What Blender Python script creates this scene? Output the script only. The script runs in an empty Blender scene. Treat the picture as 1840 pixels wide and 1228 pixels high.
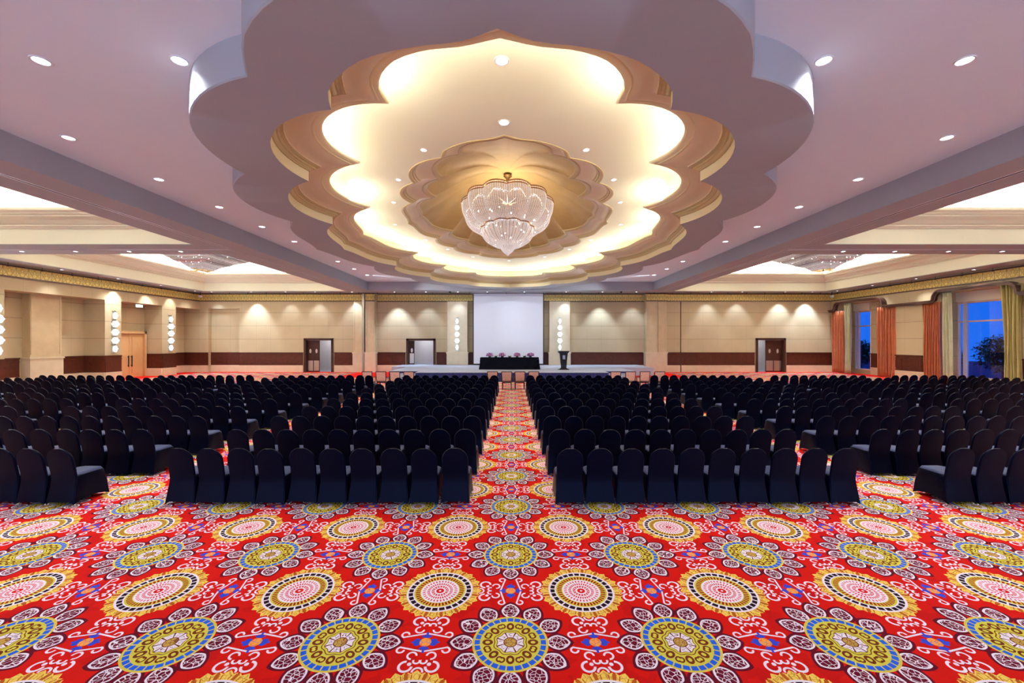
import bpy, bmesh, math, random
from mathutils import Vector
random.seed(7)
PI = math.pi
sc = bpy.context.scene
COL = sc.collection
CAMZ = 2.55

# ------------------------------------------------------------------ mesh helpers
class MB:
    def __init__(s): s.v = []; s.f = []
    def quad(s, a, b, c, d):
        n = len(s.v); s.v += [a, b, c, d]; s.f.append((n, n+1, n+2, n+3))
    def box(s, x0, x1, y0, y1, z0, z1):
        n = len(s.v)
        for z in (z0, z1):
            s.v += [(x0, y0, z), (x1, y0, z), (x1, y1, z), (x0, y1, z)]
        s.f += [(n, n+3, n+2, n+1), (n+4, n+5, n+6, n+7), (n, n+1, n+5, n+4), (n+1, n+2, n+6, n+5), (n+2, n+3, n+7, n+6), (n+3, n, n+4, n+7)]
        return s
    def hexa(s, bot, top):
        n = len(s.v); s.v += list(bot)+list(top)
        s.f += [(n, n+3, n+2, n+1), (n+4, n+5, n+6, n+7), (n, n+1, n+5, n+4), (n+1, n+2, n+6, n+5), (n+2, n+3, n+7, n+6), (n+3, n, n+4, n+7)]
        return s
    def loft(s, rings, closed=True, cap0=False, cap1=False):
        n = len(s.v); m = len(rings[0])
        for r in rings: s.v += [tuple(p) for p in r]
        for i in range(len(rings)-1):
            for j in range(m if closed else m-1):
                k = (j+1) % m
                s.f.append((n+i*m+j, n+i*m+k, n+(i+1)*m+k, n+(i+1)*m+j))
        if cap0: s.f.append(tuple(n+j for j in reversed(range(m))))
        if cap1: s.f.append(tuple(n+(len(rings)-1)*m+j for j in range(m)))
        return s
    def cyl(s, cx, cy, z0, z1, r0, r1=None, n=16, caps=True):
        if r1 is None: r1 = r0
        R = [[(cx+r*math.cos(2*PI*i/n), cy+r*math.sin(2*PI*i/n), z) for i in range(n)] for r, z in ((r0, z0), (r1, z1))]
        return s.loft(R, True, caps, caps)
    def lathe(s, cx, cy, prof, n=20, c0=False, c1=False):
        return s.loft([[(cx+r*math.cos(2*PI*i/n), cy+r*math.sin(2*PI*i/n), z) for i in range(n)] for r, z in prof], True, c0, c1)
    def tube(s, pts, r, n=6):
        pts = [Vector(p) for p in pts]; rings = []
        for i, p in enumerate(pts):
            d = (pts[min(i+1, len(pts)-1)]-pts[max(i-1, 0)])
            if d.length < 1e-9: d = Vector((0, 0, 1))
            d.normalize(); up = Vector((0, 0, 1)) if abs(d.z) < .9 else Vector((1, 0, 0))
            a = d.cross(up).normalized(); b = d.cross(a)
            rings.append([tuple(p+(a*math.cos(2*PI*k/n)+b*math.sin(2*PI*k/n))*r) for k in range(n)])
        return s.loft(rings, True, True, True)
    def octa(s, x, y, z, r, h=None):
        h = h or r; n = len(s.v)
        s.v += [(x+r, y, z), (x, y+r, z), (x-r, y, z), (x, y-r, z), (x, y, z+h), (x, y, z-h)]
        for i in range(4):
            j = (i+1) % 4; s.f += [(n+i, n+j, n+4), (n+j, n+i, n+5)]
    def mesh(s, name, mat, smooth=False, recalc=True, bevel=0):
        me = bpy.data.meshes.new(name); me.from_pydata(s.v, [], s.f)
        bm = bmesh.new(); bm.from_mesh(me)
        if bevel:
            bmesh.ops.remove_doubles(bm, verts=bm.verts, dist=1e-5)
            bmesh.ops.bevel(bm, geom=bm.edges[:], offset=bevel, segments=2, affect='EDGES', clamp_overlap=True)
        if recalc: bmesh.ops.recalc_face_normals(bm, faces=bm.faces)
        bm.to_mesh(me); bm.free()
        if smooth:
            me.polygons.foreach_set('use_smooth', [True]*len(me.polygons))
            if smooth != 'full':
                try: me.set_sharp_from_angle(angle=math.radians(38))
                except Exception: pass
        me.materials.append(mat); return me
    def build(s, name, mat, parent=None, **k):
        o = bpy.data.objects.new(name, s.mesh(name, mat, **k)); COL.objects.link(o)
        if parent is not None: o.parent = parent
        return o

def tag(o, label=None, cat=None, group=None, kind=None):
    if label: o['label'] = label
    if cat: o['category'] = cat
    if group: o['group'] = group
    if kind: o['kind'] = kind
    return o
def thing(name, label, cat, loc=(0, 0, 0), rz=0, group=None, kind=None):
    o = bpy.data.objects.new(name, None); COL.objects.link(o); o.empty_display_size = .1
    o.location = loc; o.rotation_euler = (0, 0, rz); return tag(o, label, cat, group, kind)
def struct(name, label, cat):
    return thing(name, label, cat, kind='structure')
def dup(root, loc, rz=0, label=None):
    r = root.copy(); COL.objects.link(r); r.location = loc; r.rotation_euler = (0, 0, rz)
    if label: r['label'] = label
    for ch in root.children:
        if ch.type == 'LIGHT': continue
        c = ch.copy(); COL.objects.link(c); c.parent = r
        for g in ch.children:
            d = g.copy(); COL.objects.link(d); d.parent = c
    return r
ORD = ['first', 'second', 'third', 'fourth', 'fifth', 'sixth', 'seventh', 'eighth', 'ninth', 'tenth', 'eleventh', 'twelfth', 'thirteenth', 'fourteenth', 'fifteenth']

# ------------------------------------------------------------------ node helpers
class E:
    def __init__(s, nt, v): s.nt = nt; s.v = v
    def _op(s, op, *o, clamp=False):
        n = s.nt.nodes.new('ShaderNodeMath'); n.operation = op; n.use_clamp = clamp
        for i, x in enumerate((s,)+o):
            x = x.v if isinstance(x, E) else x
            if isinstance(x, (int, float)): n.inputs[i].default_value = x
            else: s.nt.links.new(x, n.inputs[i])
        return E(s.nt, n.outputs[0])
    def __add__(a, b): return a._op('ADD', b)
    def __radd__(a, b): return a._op('ADD', b)
    def __sub__(a, b): return a._op('SUBTRACT', b)
    def __rsub__(a, b): return E(a.nt, float(b))._op('SUBTRACT', a)
    def __mul__(a, b): return a._op('MULTIPLY', b)
    def __rmul__(a, b): return a._op('MULTIPLY', b)
    def __truediv__(a, b): return a._op('DIVIDE', b)
    def lt(a, b): return a._op('LESS_THAN', b)
    def gt(a, b): return a._op('GREATER_THAN', b)
    def mn(a, b): return a._op('MINIMUM', b)
    def mx(a, b): return a._op('MAXIMUM', b)
    def abs(a): return a._op('ABSOLUTE')
    def sin(a): return a._op('SINE')
    def cos(a): return a._op('COSINE')
    def sqrt(a): return a._op('SQRT')
    def fm(a, b): return a._op('FLOORED_MODULO', b)
    def wrap(a, p): return (a+p/2).fm(p)-p/2
    def atan2(a, b): return a._op('ARCTAN2', b)
def hyp(a, b): return (a*a+b*b).sqrt()
def between(a, lo, hi): return a.gt(lo)*a.lt(hi)

def newmat(name):
    m = bpy.data.materials.new(name); m.use_nodes = True; nt = m.node_tree
    b = nt.nodes['Principled BSDF']; return m, nt, b
def mixcol(nt, fac, a, b):
    n = nt.nodes.new('ShaderNodeMix'); n.data_type = 'RGBA'; n.clamp_factor = True
    if isinstance(fac, E): fac = fac.v
    if isinstance(fac, (int, float)): n.inputs[0].default_value = fac
    else: nt.links.new(fac, n.inputs[0])
    for i, c in ((6, a), (7, b)):
        if isinstance(c, (tuple, list)): n.inputs[i].default_value = (*c[:3], 1)
        else: nt.links.new(c, n.inputs[i])
    return n.outputs[2]
def noise(nt, scale, detail=3, vec=None):
    n = nt.nodes.new('ShaderNodeTexNoise'); n.inputs['Scale'].default_value = scale; n.inputs['Detail'].default_value = detail
    if vec is None:
        g = nt.nodes.new('ShaderNodeNewGeometry'); vec = g.outputs['Position']
    nt.links.new(vec, n.inputs['Vector']); return n.outputs['Fac']
def bump(nt, b, h, strength=.2, dist=.01):
    n = nt.nodes.new('ShaderNodeBump'); n.inputs['Strength'].default_value = strength; n.inputs['Distance'].default_value = dist
    nt.links.new(h if not isinstance(h, E) else h.v, n.inputs['Height']); nt.links.new(n.outputs[0], b.inputs['Normal'])
def plain(name, col, rough=.6, metal=0, var=.06, nscale=3, bmp=0, spec=.5, sheen=0, bscale=None):
    m, nt, b = newmat(name)
    f = noise(nt, nscale)
    c2 = tuple(max(0, c*(1-var*2)) for c in col); c1 = tuple(min(1, c*(1+var)) for c in col)
    nt.links.new(mixcol(nt, f, c2, c1), b.inputs['Base Color'])
    b.inputs['Roughness'].default_value = rough; b.inputs['Metallic'].default_value = metal
    b.inputs['Specular IOR Level'].default_value = spec
    if sheen: b.inputs['Sheen Weight'].default_value = sheen
    if bmp: bump(nt, b, noise(nt, bscale or nscale*12), bmp)
    return m
def emis(name, col, st):
    m, nt, b = newmat(name); b.inputs['Base Color'].default_value = (*col, 1)
    b.inputs['Emission Color'].default_value = (*col, 1); b.inputs['Emission Strength'].default_value = st
    return m
def posxyz(nt):
    g = nt.nodes.new('ShaderNodeNewGeometry'); s = nt.nodes.new('ShaderNodeSeparateXYZ'); nt.links.new(g.outputs['Position'], s.inputs[0])
    return [E(nt, s.outputs[i]) for i in range(3)]

def wallmat(name, axis, col=(.56, .44, .265)):
    """fabric wall panels: thin joints between big panels"""
    m, nt, b = newmat(name); p = posxyz(nt); s = p[axis]; z = p[2]
    jz = (z-1.64).wrap(1.105).abs().lt(.014)*z.lt(5.5)
    js = (s-.3).wrap(1.2).abs().lt(.008)
    line = jz.mx(js*.45)
    f = noise(nt, 1.2, 4)
    w = (s*95).sin()*.5+.5
    c = mixcol(nt, f, tuple(x*.9 for x in col), tuple(min(1, x*1.08) for x in col))
    c = mixcol(nt, w*.12, c, tuple(x*.8 for x in col))
    c = mixcol(nt, line*.75, c, tuple(x*.35 for x in col))
    nt.links.new(c, b.inputs['Base Color']); b.inputs['Roughness'].default_value = .75
    bump(nt, b, (1-line), .4, .01)
    return m
M = {}
M['wall_x'] = wallmat('wall_panel_along_x', 0)
M['wall_y'] = wallmat('wall_panel_along_y', 1)
M['marble'] = plain('cream_marble', (.70, .555, .33), .35, var=.1, nscale=2.2)
M['marble_lt'] = plain('pale_marble', (.78, .66, .46), .35, var=.08, nscale=2.2)
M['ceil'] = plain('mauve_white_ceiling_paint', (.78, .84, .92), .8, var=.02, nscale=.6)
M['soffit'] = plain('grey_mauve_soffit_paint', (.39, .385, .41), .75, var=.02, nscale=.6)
M['cream'] = plain('cream_paint', (.90, .80, .50), .6, var=.03, nscale=1)
M['creamdk'] = plain('tan_paint', (.62, .47, .29), .6, var=.03, nscale=1)
M['tan'] = plain('light_tan_paint', (.74, .58, .37), .55, var=.03, nscale=1)
M['mould'] = plain('ochre_moulding', (.60, .45, .22), .5, var=.04, nscale=1)
M['innerceil'] = plain('ivory_ceiling_paint', (.90, .89, .70), .7, var=.01, nscale=.6)
M['coffer_wall'] = plain('pale_yellow_paint', (.86, .84, .64), .65, var=.02, nscale=.6)
M['coffer_mould'] = plain('beige_cornice', (.76, .71, .56), .6, var=.03, nscale=.8)
M['white'] = plain('white_paint', (.9, .9, .88), .6, var=.01)
M['gold_dome'] = plain('gold_leaf_paint', (.56, .385, .15), .6, .1, var=.12, nscale=1.6, bmp=.06, bscale=8)
M['brass'] = plain('polished_brass', (.62, .38, .17), .22, 1, var=.1)
M['oldbrass'] = plain('aged_brass', (.30, .19, .07), .45, .8, var=.1)
M['darkmetal'] = plain('dark_metal', (.03, .028, .03), .4, .6)
M['steel'] = plain('brushed_steel', (.6, .58, .52), .3, 1)
M['darkwood'] = plain('dark_mahogany', (.10, .022, .011), .45, spec=.25, var=.25, nscale=6)
M['doorwood'] = plain('dark_door_wood', (.065, .020, .012), .45, spec=.3, var=.25, nscale=6)
M['pelmet'] = plain('walnut_pelmet', (.10, .042, .032), .35, var=.2, nscale=6)
def woodmat(name, c1, c2, rough=.4):
    m, nt, b = newmat(name); x, y, z = posxyz(nt)
    cb = nt.nodes.new('ShaderNodeCombineXYZ')
    for i, e in enumerate((x*6, y*6, z*.7)): nt.links.new(e.v, cb.inputs[i])
    f = noise(nt, 4, 4, cb.outputs[0]); nt.links.new(mixcol(nt, f, c1, c2), b.inputs['Base Color']); b.inputs['Roughness'].default_value = rough
    return m
M['oak'] = woodmat('honey_oak', (.60, .33, .13), (.72, .45, .22))
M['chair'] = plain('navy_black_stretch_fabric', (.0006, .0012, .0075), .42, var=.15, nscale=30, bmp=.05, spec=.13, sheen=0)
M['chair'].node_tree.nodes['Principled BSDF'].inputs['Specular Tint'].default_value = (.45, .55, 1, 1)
M['chair_seat'] = plain('navy_stretch_fabric_seat', (.034, .042, .105), .6, var=.1, nscale=30, bmp=.05, spec=.3, sheen=0)  # same cover fabric, paler: downlight on the seat tops put into the colour
M['legmetal'] = plain('cream_metal', (.75, .66, .42), .3, .7)
M['navycloth'] = plain('navy_skirting_fabric', (.012, .02, .16), .7, var=.15, nscale=10)
M['blackcloth'] = plain('black_tablecloth', (.0022, .0026, .009), .8, spec=.12, var=.1, nscale=8)
M['stagecarpet'] = plain('pale_grey_stage_carpet', (.44, .46, .56), .9, var=.05, nscale=20)
M['screen'] = plain('white_screen_fabric', (.86, .89, 1.0), .8, var=.004)
M['screenedge'] = plain('black_screen_border', (.01, .01, .012), .6)
M['lectern'] = plain('black_acrylic', (.008, .009, .018), .18, var=.05)
M['plaque'] = plain('silver_plaque', (.35, .4, .5), .3, .5)
M['lens'] = emis('downlight_lens', (.9, .95, 1.0), 9)
M['sconce'] = emis('sconce_crystal_glow', (.74, .88, 1.0), 1.5)
M['led'] = emis('cove_led_strip', (1.0, .94, .74), 12)
M['bulb'] = emis('chandelier_bulb', (1, .9, .78), 25)
M['trimwhite'] = plain('white_trim_ring', (.75, .75, .78), .4)
M['exitgreen'] = emis('exit_sign_face', (.75, 1.0, .92), 4)
M['exitletter'] = plain('exit_letter_green', (.0, .25, .10), .6)
M['alu'] = plain('pale_window_frame', (.72, .72, .86), .4, var=.03)
M['alu_warm'] = plain('warm_window_transom', (.72, .50, .42), .4, var=.03)  # orange light falling on the transoms is put into the frame colour
M['blind'] = plain('cream_blind_box', (.82, .76, .66), .7, var=.02)
M['corridor'] = plain('corridor_white_wall', (.74, .71, .72), .7, var=.02)
M['leafd'] = plain('dark_green_leaves', (.02, .07, .03), .6, var=.3, nscale=4)
M['bark'] = plain('bark', (.06, .04, .03), .9)
M['ground'] = plain('outdoor_paving', (.08, .09, .14), .8)
M['rack'] = plain('track_rail_black', (.05, .03, .03), .5)

# curtains
def curtainmat(name, c1, c2):
    m, nt, b = newmat(name); f = noise(nt, 2.5, 3)
    nt.links.new(mixcol(nt, f, c1, c2), b.inputs['Base Color']); b.inputs['Roughness'].default_value = .36
    b.inputs['Sheen Weight'].default_value = .3; return m
M['cur_or'] = curtainmat('burnt_orange_satin', (.34, .065, .018), (.52, .14, .04))
M['cur_sg'] = curtainmat('olive_gold_satin', (.36, .27, .07), (.50, .42, .15))
M['cur_pale'] = curtainmat('pale_sage_satin', (.40, .38, .20), (.60, .58, .38))

# woven beige-red back of the armchairs
def weave():
    m, nt, b = newmat('woven_terracotta_fabric'); x, y, z = posxyz(nt)
    k = ((x*260).sin()*(z*260).sin()).gt(.1); f = noise(nt, 30, 2)
    c = mixcol(nt, k, (.78, .38, .27), (.88, .62, .50)); c = mixcol(nt, E(nt, f).gt(.58)*.6, c, (.45, .12, .09))
    nt.links.new(c, b.inputs['Base Color']); b.inputs['Roughness'].default_value = .8; return m
M['weave'] = weave()

def friezemat(name, axis):
    m, nt, b = newmat(name); p = posxyz(nt); s = p[axis].wrap(.56); z = (p[2]-6.2)
    a = s.abs()
    r1 = hyp(a-.13, z-.02); r2 = hyp(a, z+.12)
    petal = between(r1, .07, .095).mx(between(r2, .09, .115)).mx(between(r1, .02, .04)).mx(between(a+z*.6, .10, .125)).mx(between(a-z*.5, .18, .20))
    edge = a.gt(.262); f = E(nt, noise(nt, 22, 3)).gt(.56)
    gold = mixcol(nt, f*.7, (.85, .66, .20), (.60, .42, .12))
    c = mixcol(nt, petal*.8, gold, (.32, .20, .08)); c = mixcol(nt, edge, c, (.34, .25, .15))
    nt.links.new(c, b.inputs['Base Color']); b.inputs['Roughness'].default_value = .4; b.inputs['Metallic'].default_value = .25
    bump(nt, b, (1-petal), .5, .02); return m
M['frieze_x'] = friezemat('gilded_frieze_along_x', 0); M['frieze_y'] = friezemat('gilded_frieze_along_y', 1)

# glass
def glass():
    m, nt, b = newmat('window_glass'); nt.nodes.remove(b)
    t = nt.nodes.new('ShaderNodeBsdfTransparent'); g = nt.nodes.new('ShaderNodeBsdfGlossy'); g.inputs['Roughness'].default_value = .02
    lw = nt.nodes.new('ShaderNodeLayerWeight'); fa = E(nt, lw.outputs['Facing']); fr = (fa*fa*fa*.35+.05)
    mx = nt.nodes.new('ShaderNodeMixShader'); nt.links.new(fr.v, mx.inputs[0]); nt.links.new(t.outputs[0], mx.inputs[1]); nt.links.new(g.outputs[0], mx.inputs[2])
    nt.links.new(mx.outputs[0], nt.nodes['Material Output'].inputs[0]); t.inputs[0].default_value = (.85, .92, 1, 1); return m
M['glass'] = glass()
def crystal(name, em, col=(.93, .92, .97), alpha=.55):
    """lit cut-glass beads: part transparent, part translucent, sparkling"""
    m, nt, b = newmat(name); nt.nodes.remove(b)
    x, y, z = posxyz(nt)
    tr = nt.nodes.new('ShaderNodeBsdfTransparent'); tl = nt.nodes.new('ShaderNodeBsdfTranslucent'); tl.inputs[0].default_value = (*col, 1)
    df = nt.nodes.new('ShaderNodeBsdfDiffuse'); df.inputs[0].default_value = (*col, 1)
    gl = nt.nodes.new('ShaderNodeBsdfGlossy'); gl.inputs['Roughness'].default_value = .12; gl.inputs[0].default_value = (1, .97, .98, 1)
    emn = nt.nodes.new('ShaderNodeEmission'); emn.inputs[0].default_value = (1, .93, .92, 1); emn.inputs[1].default_value = em
    def mix(f, a, c):
        n = nt.nodes.new('ShaderNodeMixShader')
        if isinstance(f, (int, float)): n.inputs[0].default_value = f
        else: nt.links.new(f, n.inputs[0])
        nt.links.new(a, n.inputs[1]); nt.links.new(c, n.inputs[2]); return n.outputs[0]
    body = mix(.45, mix(.5, tl.outputs[0], df.outputs[0]), gl.outputs[0])
    body = mix(.25, body, emn.outputs[0])
    out = mix(alpha, tr.outputs[0], body)
    nt.links.new(out, nt.nodes['Material Output'].inputs[0]); return m
M['crystal'] = crystal('crystal_beads', 1.1, alpha=.85)
M['crystal_veil'] = crystal('crystal_veil', .35, (.66, .63, .70), alpha=.55)
M['crystal_side'] = crystal('crystal_prisms', .05, (.27, .24, .29), alpha=.85)

# ------------------------------------------------------------------ carpet
def carpetmat():
    m, nt, b = newmat('medallion_carpet'); X, Y, Z = posxyz(nt)
    p = 1.44
    x = X+.014; y = Y-3.49
    ua, va = x.wrap(p), y.wrap(p)
    rA = hyp(ua, va); tA = va.atan2(ua)
    xb, yb = (x-p/2).wrap(p), (y-p/2).wrap(p)
    rB = hyp(xb, yb); tB = yb.atan2(xb)
    aa, ab = ua.abs(), va.abs()
    pe = p/2-aa.mx(ab); al = aa.mn(ab)      # local frame of the small motif: al towards the ring medallion
    vor = nt.nodes.new('ShaderNodeTexVoronoi'); vor.feature = 'DISTANCE_TO_EDGE'; vor.inputs['Scale'].default_value = 27
    g = nt.nodes.new('ShaderNodeNewGeometry'); nt.links.new(g.outputs['Position'], vor.inputs['Vector'])
    vein = E(nt, vor.outputs['Distance']).lt(.05)
    RED = (.56, .006, .003); WH = (.78, .68, .72); YE = (.60, .52, .055); MR = (.11, .004, .014); BL = (.02, .10, .60); BR = (.16, .03, .01); OR = (.85, .32, .05); BK = (.018, .004, .012); YG = (.80, .55, .09)
    nz = E(nt, noise(nt, 4, 4))
    c = mixcol(nt, nz.gt(.56)*.35, RED, (.36, .003, .006))
    # petals of the flower medallion
    th = tA.wrap(PI/6); px = rA*th.cos()-.408; py = rA*th.sin()
    q = hyp(px/.102, py/.085)+(py.abs()*px.mx(0))*30+(py.abs()*(0-px).mx(0))*18
    halo = q.lt(1.30)*rA.lt(.62); c = mixcol(nt, halo, c, MR)
    c = mixcol(nt, q.lt(1.0), c, WH)
    c = mixcol(nt, q.lt(.82)*(1-vein), c, (.13, .004, .018))
    # disc
    c = mixcol(nt, rA.lt(.322), c, (.72, .45, .06)); c = mixcol(nt, rA.lt(.314), c, YE)
    bk = between(rA, .258, .302)*(tA.wrap(2*PI/28).abs().lt(.092)); c = mixcol(nt, bk, c, BL)
    t8 = tA.wrap(PI/4); ox = rA*t8.cos()-.192; oy = (rA*t8.sin()).abs()
    o1 = hyp(ox/.045, oy/.034); c = mixcol(nt, o1.lt(1)*o1.gt(.45), c, BR)
    t16 = (tA+PI/8).wrap(PI/4); ox2 = rA*t16.cos()-.205; oy2 = (rA*t16.sin()).abs(); o2 = hyp(ox2/.032, (oy2-.012)/.026)
    c = mixcol(nt, between(o2, .5, 1), c, BR)
    rw = rA+(tA*8).cos()*.007
    c = mixcol(nt, between(rw, .135, .143), c, BR)
    c = mixcol(nt, rw.lt(.118), c, BR); c = mixcol(nt, rw.lt(.112)*t16.abs().gt(.06), c, WH)
    c = mixcol(nt, between(rA, .07, .095)*t8.abs().lt(.22)*vein, c, BR)
    c = mixcol(nt, rA.lt(.058), c, BR)
    c = mixcol(nt, rA.lt(.05)*(1-vein*.8), c, (.50, .30, .06))
    # ring medallion with leaf crown
    tb = tB.wrap(PI/8).abs(); lim = .425-tb*.36+(tb-.10).mx(0)*.62
    notch = tb.gt(.172)*rB.gt(.345)
    c = mixcol(nt, rB.lt(lim+.0)*(1-notch), c, YG)
    c = mixcol(nt, rB.lt(lim-.012)*rB.gt(.335)*(between(tb, .075, .098).mx(vein*.6)).mx(tb.gt(.155)), c, (.42, .09, .01))
    c = mixcol(nt, rB.lt(.332), c, WH)
    c = mixcol(nt, between(rB, .270, .313)*tB.wrap(2*PI/28).abs().lt(.088), c, BK)
    c = mixcol(nt, rB.lt(.258), c, YE)
    c = mixcol(nt, between(rB, .198, .243)*tB.wrap(2*PI/44).abs().lt(.044), c, (.30, .008, .004))
    c = mixcol(nt, rB.lt(.192), c, WH)
    ld = between(rB.fm(.045), .012, .04)*rB.lt(.178)
    c = mixcol(nt, ld*(tB.wrap(2*PI/32).abs()*rB).lt(.0065)*rB.gt(.08), c, (.62, .01, .03))
    c = mixcol(nt, ld*(tB.wrap(2*PI/16).abs()*rB).lt(.008)*rB.lt(.09), c, (.62, .01, .01))
    # white scrollwork between them
    def ring(cx, cy, r, w): return (hyp(pe-cx, al-cy)-r).abs().lt(w)
    w = .0082
    sc1 = (al+pe*.24-.105).abs().lt(w)*pe.lt(.20)
    sc1 = sc1.mx(ring(.188, .088, .030, w)*(1-(pe.lt(.188)*al.lt(.088))))
    sc1 = sc1.mx(ring(.078, .150, .036, w)*(1-(pe.lt(.078)*al.gt(.150))))
    sc1 = sc1.mx(ring(.028, .205, .026, w)*al.gt(.195))
    sc1 = sc1.mx(ring(.105, .262, .050, w+.002)*(1-(pe.lt(.105)*al.lt(.262))))
    sc1 = sc1.mx(hyp(pe-.078, al-.238).lt(.017)).mx(ring(.0, .315, .040, w)*al.lt(.32))
    c = mixcol(nt, sc1, c, WH)
    rc = hyp(pe, al); cr = pe.mn(al)
    blu = (between(rc, .055, .088)*((pe-al).abs().gt(.028))).mx(cr.lt(.010)*rc.lt(.120)).mx(between(hyp(pe-.07, al-.012), .012, .03)*rc.lt(.12))
    c = mixcol(nt, blu, c, (.03, .06, .50))
    c = mixcol(nt, rc.lt(.05)*(1-vein*.6), c, OR)
    # plain red border along the walls
    bd = Y.gt(33.55).mx(X.lt(-25.4)*Y.gt(26)).mx(X.gt(26.0)).mx((X.abs().gt(8.3)*X.abs().lt(12.6)*Y.gt(29.0)))
    c = mixcol(nt, bd, c, (.80, .012, .006))
    nt.links.new(c, b.inputs['Base Color']); b.inputs['Roughness'].default_value = .95; b.inputs['Specular IOR Level'].default_value = .1
    bump(nt, b, noise(nt, 160, 2), .25, .004)
    return m
M['carpet'] = carpetmat()
XL, XR, YB, YF = -26.0, 26.6, 34.3, -9.0
o = MB(); o.quad((-28, YF, 0), (28.2, YF, 0), (28.2, 38, 0), (-28, 38, 0))
tag(o.build('floor', M['carpet']), 'red carpet woven with flower and ring medallions', 'carpet', kind='structure')

# ------------------------------------------------------------------ ceiling
XC, YC = -.19, 18.05
ceil = struct('ceiling', 'suspended hall ceiling with a large scalloped oval canopy and side coffers', 'ceiling')
m = MB(); Z0, Z1 = 6.58, 7.26
for a, b in ((-27.6, -24.7), (25.1, 27.7)): m.box(a, b, YF, 34.6, Z0, Z1)
m.box(-13.3, -11.3, YF, 34.6, Z0, Z1); m.box(11.1, 12.95, YF, 34.6, Z0, Z1)
m.box(-11.3, 11.1, 32.3, 34.6, Z0, Z1); m.box(-11.3, 11.1, YF, -7.5, Z0, Z1)
for a, b in ((-24.7, -13.3), (12.95, 25.1)):
    m.box(a, b, 33.0, 34.6, Z0, Z1); m.box(a, b, 17.1, 19.0, Z0, Z1); m.box(a, b, YF, 3.1, Z0, Z1)
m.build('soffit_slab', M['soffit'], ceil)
# partition tracks let into the beam soffits
m = MB()
for x in (-12.3, 12.05):
    m.box(x-.07, x-.045, YF, 34.2, Z0-.012, Z0+.01); m.box(x+.045, x+.07, YF, 34.2, Z0-.012, Z0+.01)
for a, b in ((-24.6, -12.4), (12.1, 25)): m.box(a, b, 18.0, 18.03, Z0-.012, Z0+.01); m.box(a, b, 18.10, 18.13, Z0-.012, Z0+.01)
m.build('partition_track', M['trimwhite'], ceil)
m = MB()
for x in (-12.3, 12.05): m.box(x-.045, x+.045, YF, 34.2, Z0-.004, Z0+.01)
for a, b in ((-24.6, -12.4), (12.1, 25)): m.box(a, b, 18.03, 18.10, Z0-.004, Z0+.01)
m.build('track_slot', M['darkmetal'], ceil)

# scalloped oval outlines (quarter outline mirrored four ways)
def catmull(pts, n):
    P = [Vector(p).to_3d() for p in pts]; P = [P[0]*2-P[1]]+P+[P[-1]*2-P[-2]]; dense = []
    for i in range(1, len(P)-2):
        a, b, c, d = P[i-1:i+3]
        for k in range(12):
            t = k/12; dense.append(.5*((2*b)+(c-a)*t+(2*a-5*b+4*c-d)*t*t+(3*b-a-3*c+d)*t**3))
    dense.append(P[-2]); L = [0]
    for i in range(1, len(dense)): L.append(L[-1]+(dense[i]-dense[i-1]).length)
    out = []; j = 0
    for k in range(n+1):
        s = L[-1]*k/n
        while j < len(L)-2 and L[j+1] < s: j += 1
        t = (s-L[j])/max(1e-9, L[j+1]-L[j]); out.append(dense[j].lerp(dense[j+1], min(1, t)))
    return [(v.x, v.y) for v in out]
def arc(a, b, sag, n):
    a = Vector(a); b = Vector(b); ch = b-a; L = ch.length; mid = (a+b)/2; nrm = Vector((ch.y, -ch.x)).normalized()
    if nrm.dot(mid) < 0: nrm = -nrm
    R = (L*L/4+sag*sag)/(2*sag); c = mid+nrm*(sag-R); half = math.asin(min(1, L/2/R)) if sag < L/2 else PI-math.asin(L/2/R)
    base = math.atan2(nrm.y, nrm.x); sgn = 1 if (Vector((-nrm.y, nrm.x)).dot(ch) > 0) else -1
    return [tuple(c+Vector((math.cos(base+sgn*half*(2*k/n-1)), math.sin(base+sgn*half*(2*k/n-1))))*R) for k in range(n+1)]
def outline(S, c2, N, sag):   # S: side tip -> cusp 3 ; N: cusp 1 -> end tip
    q = catmull(S, 14)[:-1]+arc(S[-1], c2, sag[0], 16)[:-1]+arc(c2, N[0], sag[1], 16)[:-1]+catmull(N, 14)
    full = list(q); full += [(-x, y) for x, y in reversed(q[:-1])]; full += [(-x, -y) for x, y in q[1:]]; full += [(x, -y) for x, y in reversed(q[1:-1])]
    return [(XC+x, YC+y) for x, y in full]
OUT = outline([(8.38, 0), (8.22, .7), (8.12, 1.5), (8.0, 2.5), (7.7, 3.4), (7.2, 4.2)], (6.26, 8.15), [(3.85, 11.8), (3.61, 12.25), (3.3, 12.7), (2.66, 13.2), (1.7, 13.6), (.8, 13.85), (0, 14.15)], (.8, .85))
OPN = outline([(7.16, 0), (7.0, .7), (6.92, 1.45), (6.80, 2.3), (6.52, 3.1), (5.97, 3.9)], (4.92, 7.7), [(2.95, 10.9), (2.78, 11.4), (2.40, 11.84), (1.88, 12.2), (1.16, 12.42), (.51, 12.52), (0, 12.75)], (.85, .87))
LIP = outline([(6.32, 0), (6.12, .6), (6.03, 1.3), (5.88, 2.2), (5.5, 3.0), (4.75, 3.7)], (3.79, 7.25), [(2.23, 9.95), (2.22, 10.6), (1.82, 11.15), (1.25, 11.42), (.6, 11.52), (0, 11.7)], (1.0, 1.05))
RM1 = outline([(4.40, 0), (4.27, .5), (4.25, 1.0), (4.2, 1.7), (4.0, 2.2), (3.58, 2.66)], (3.04, 4.61), [(1.82, 6.44), (1.68, 6.85), (1.28, 7.2), (.85, 7.42), (.4, 7.52), (0, 7.72)], (.42, .45))
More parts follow.
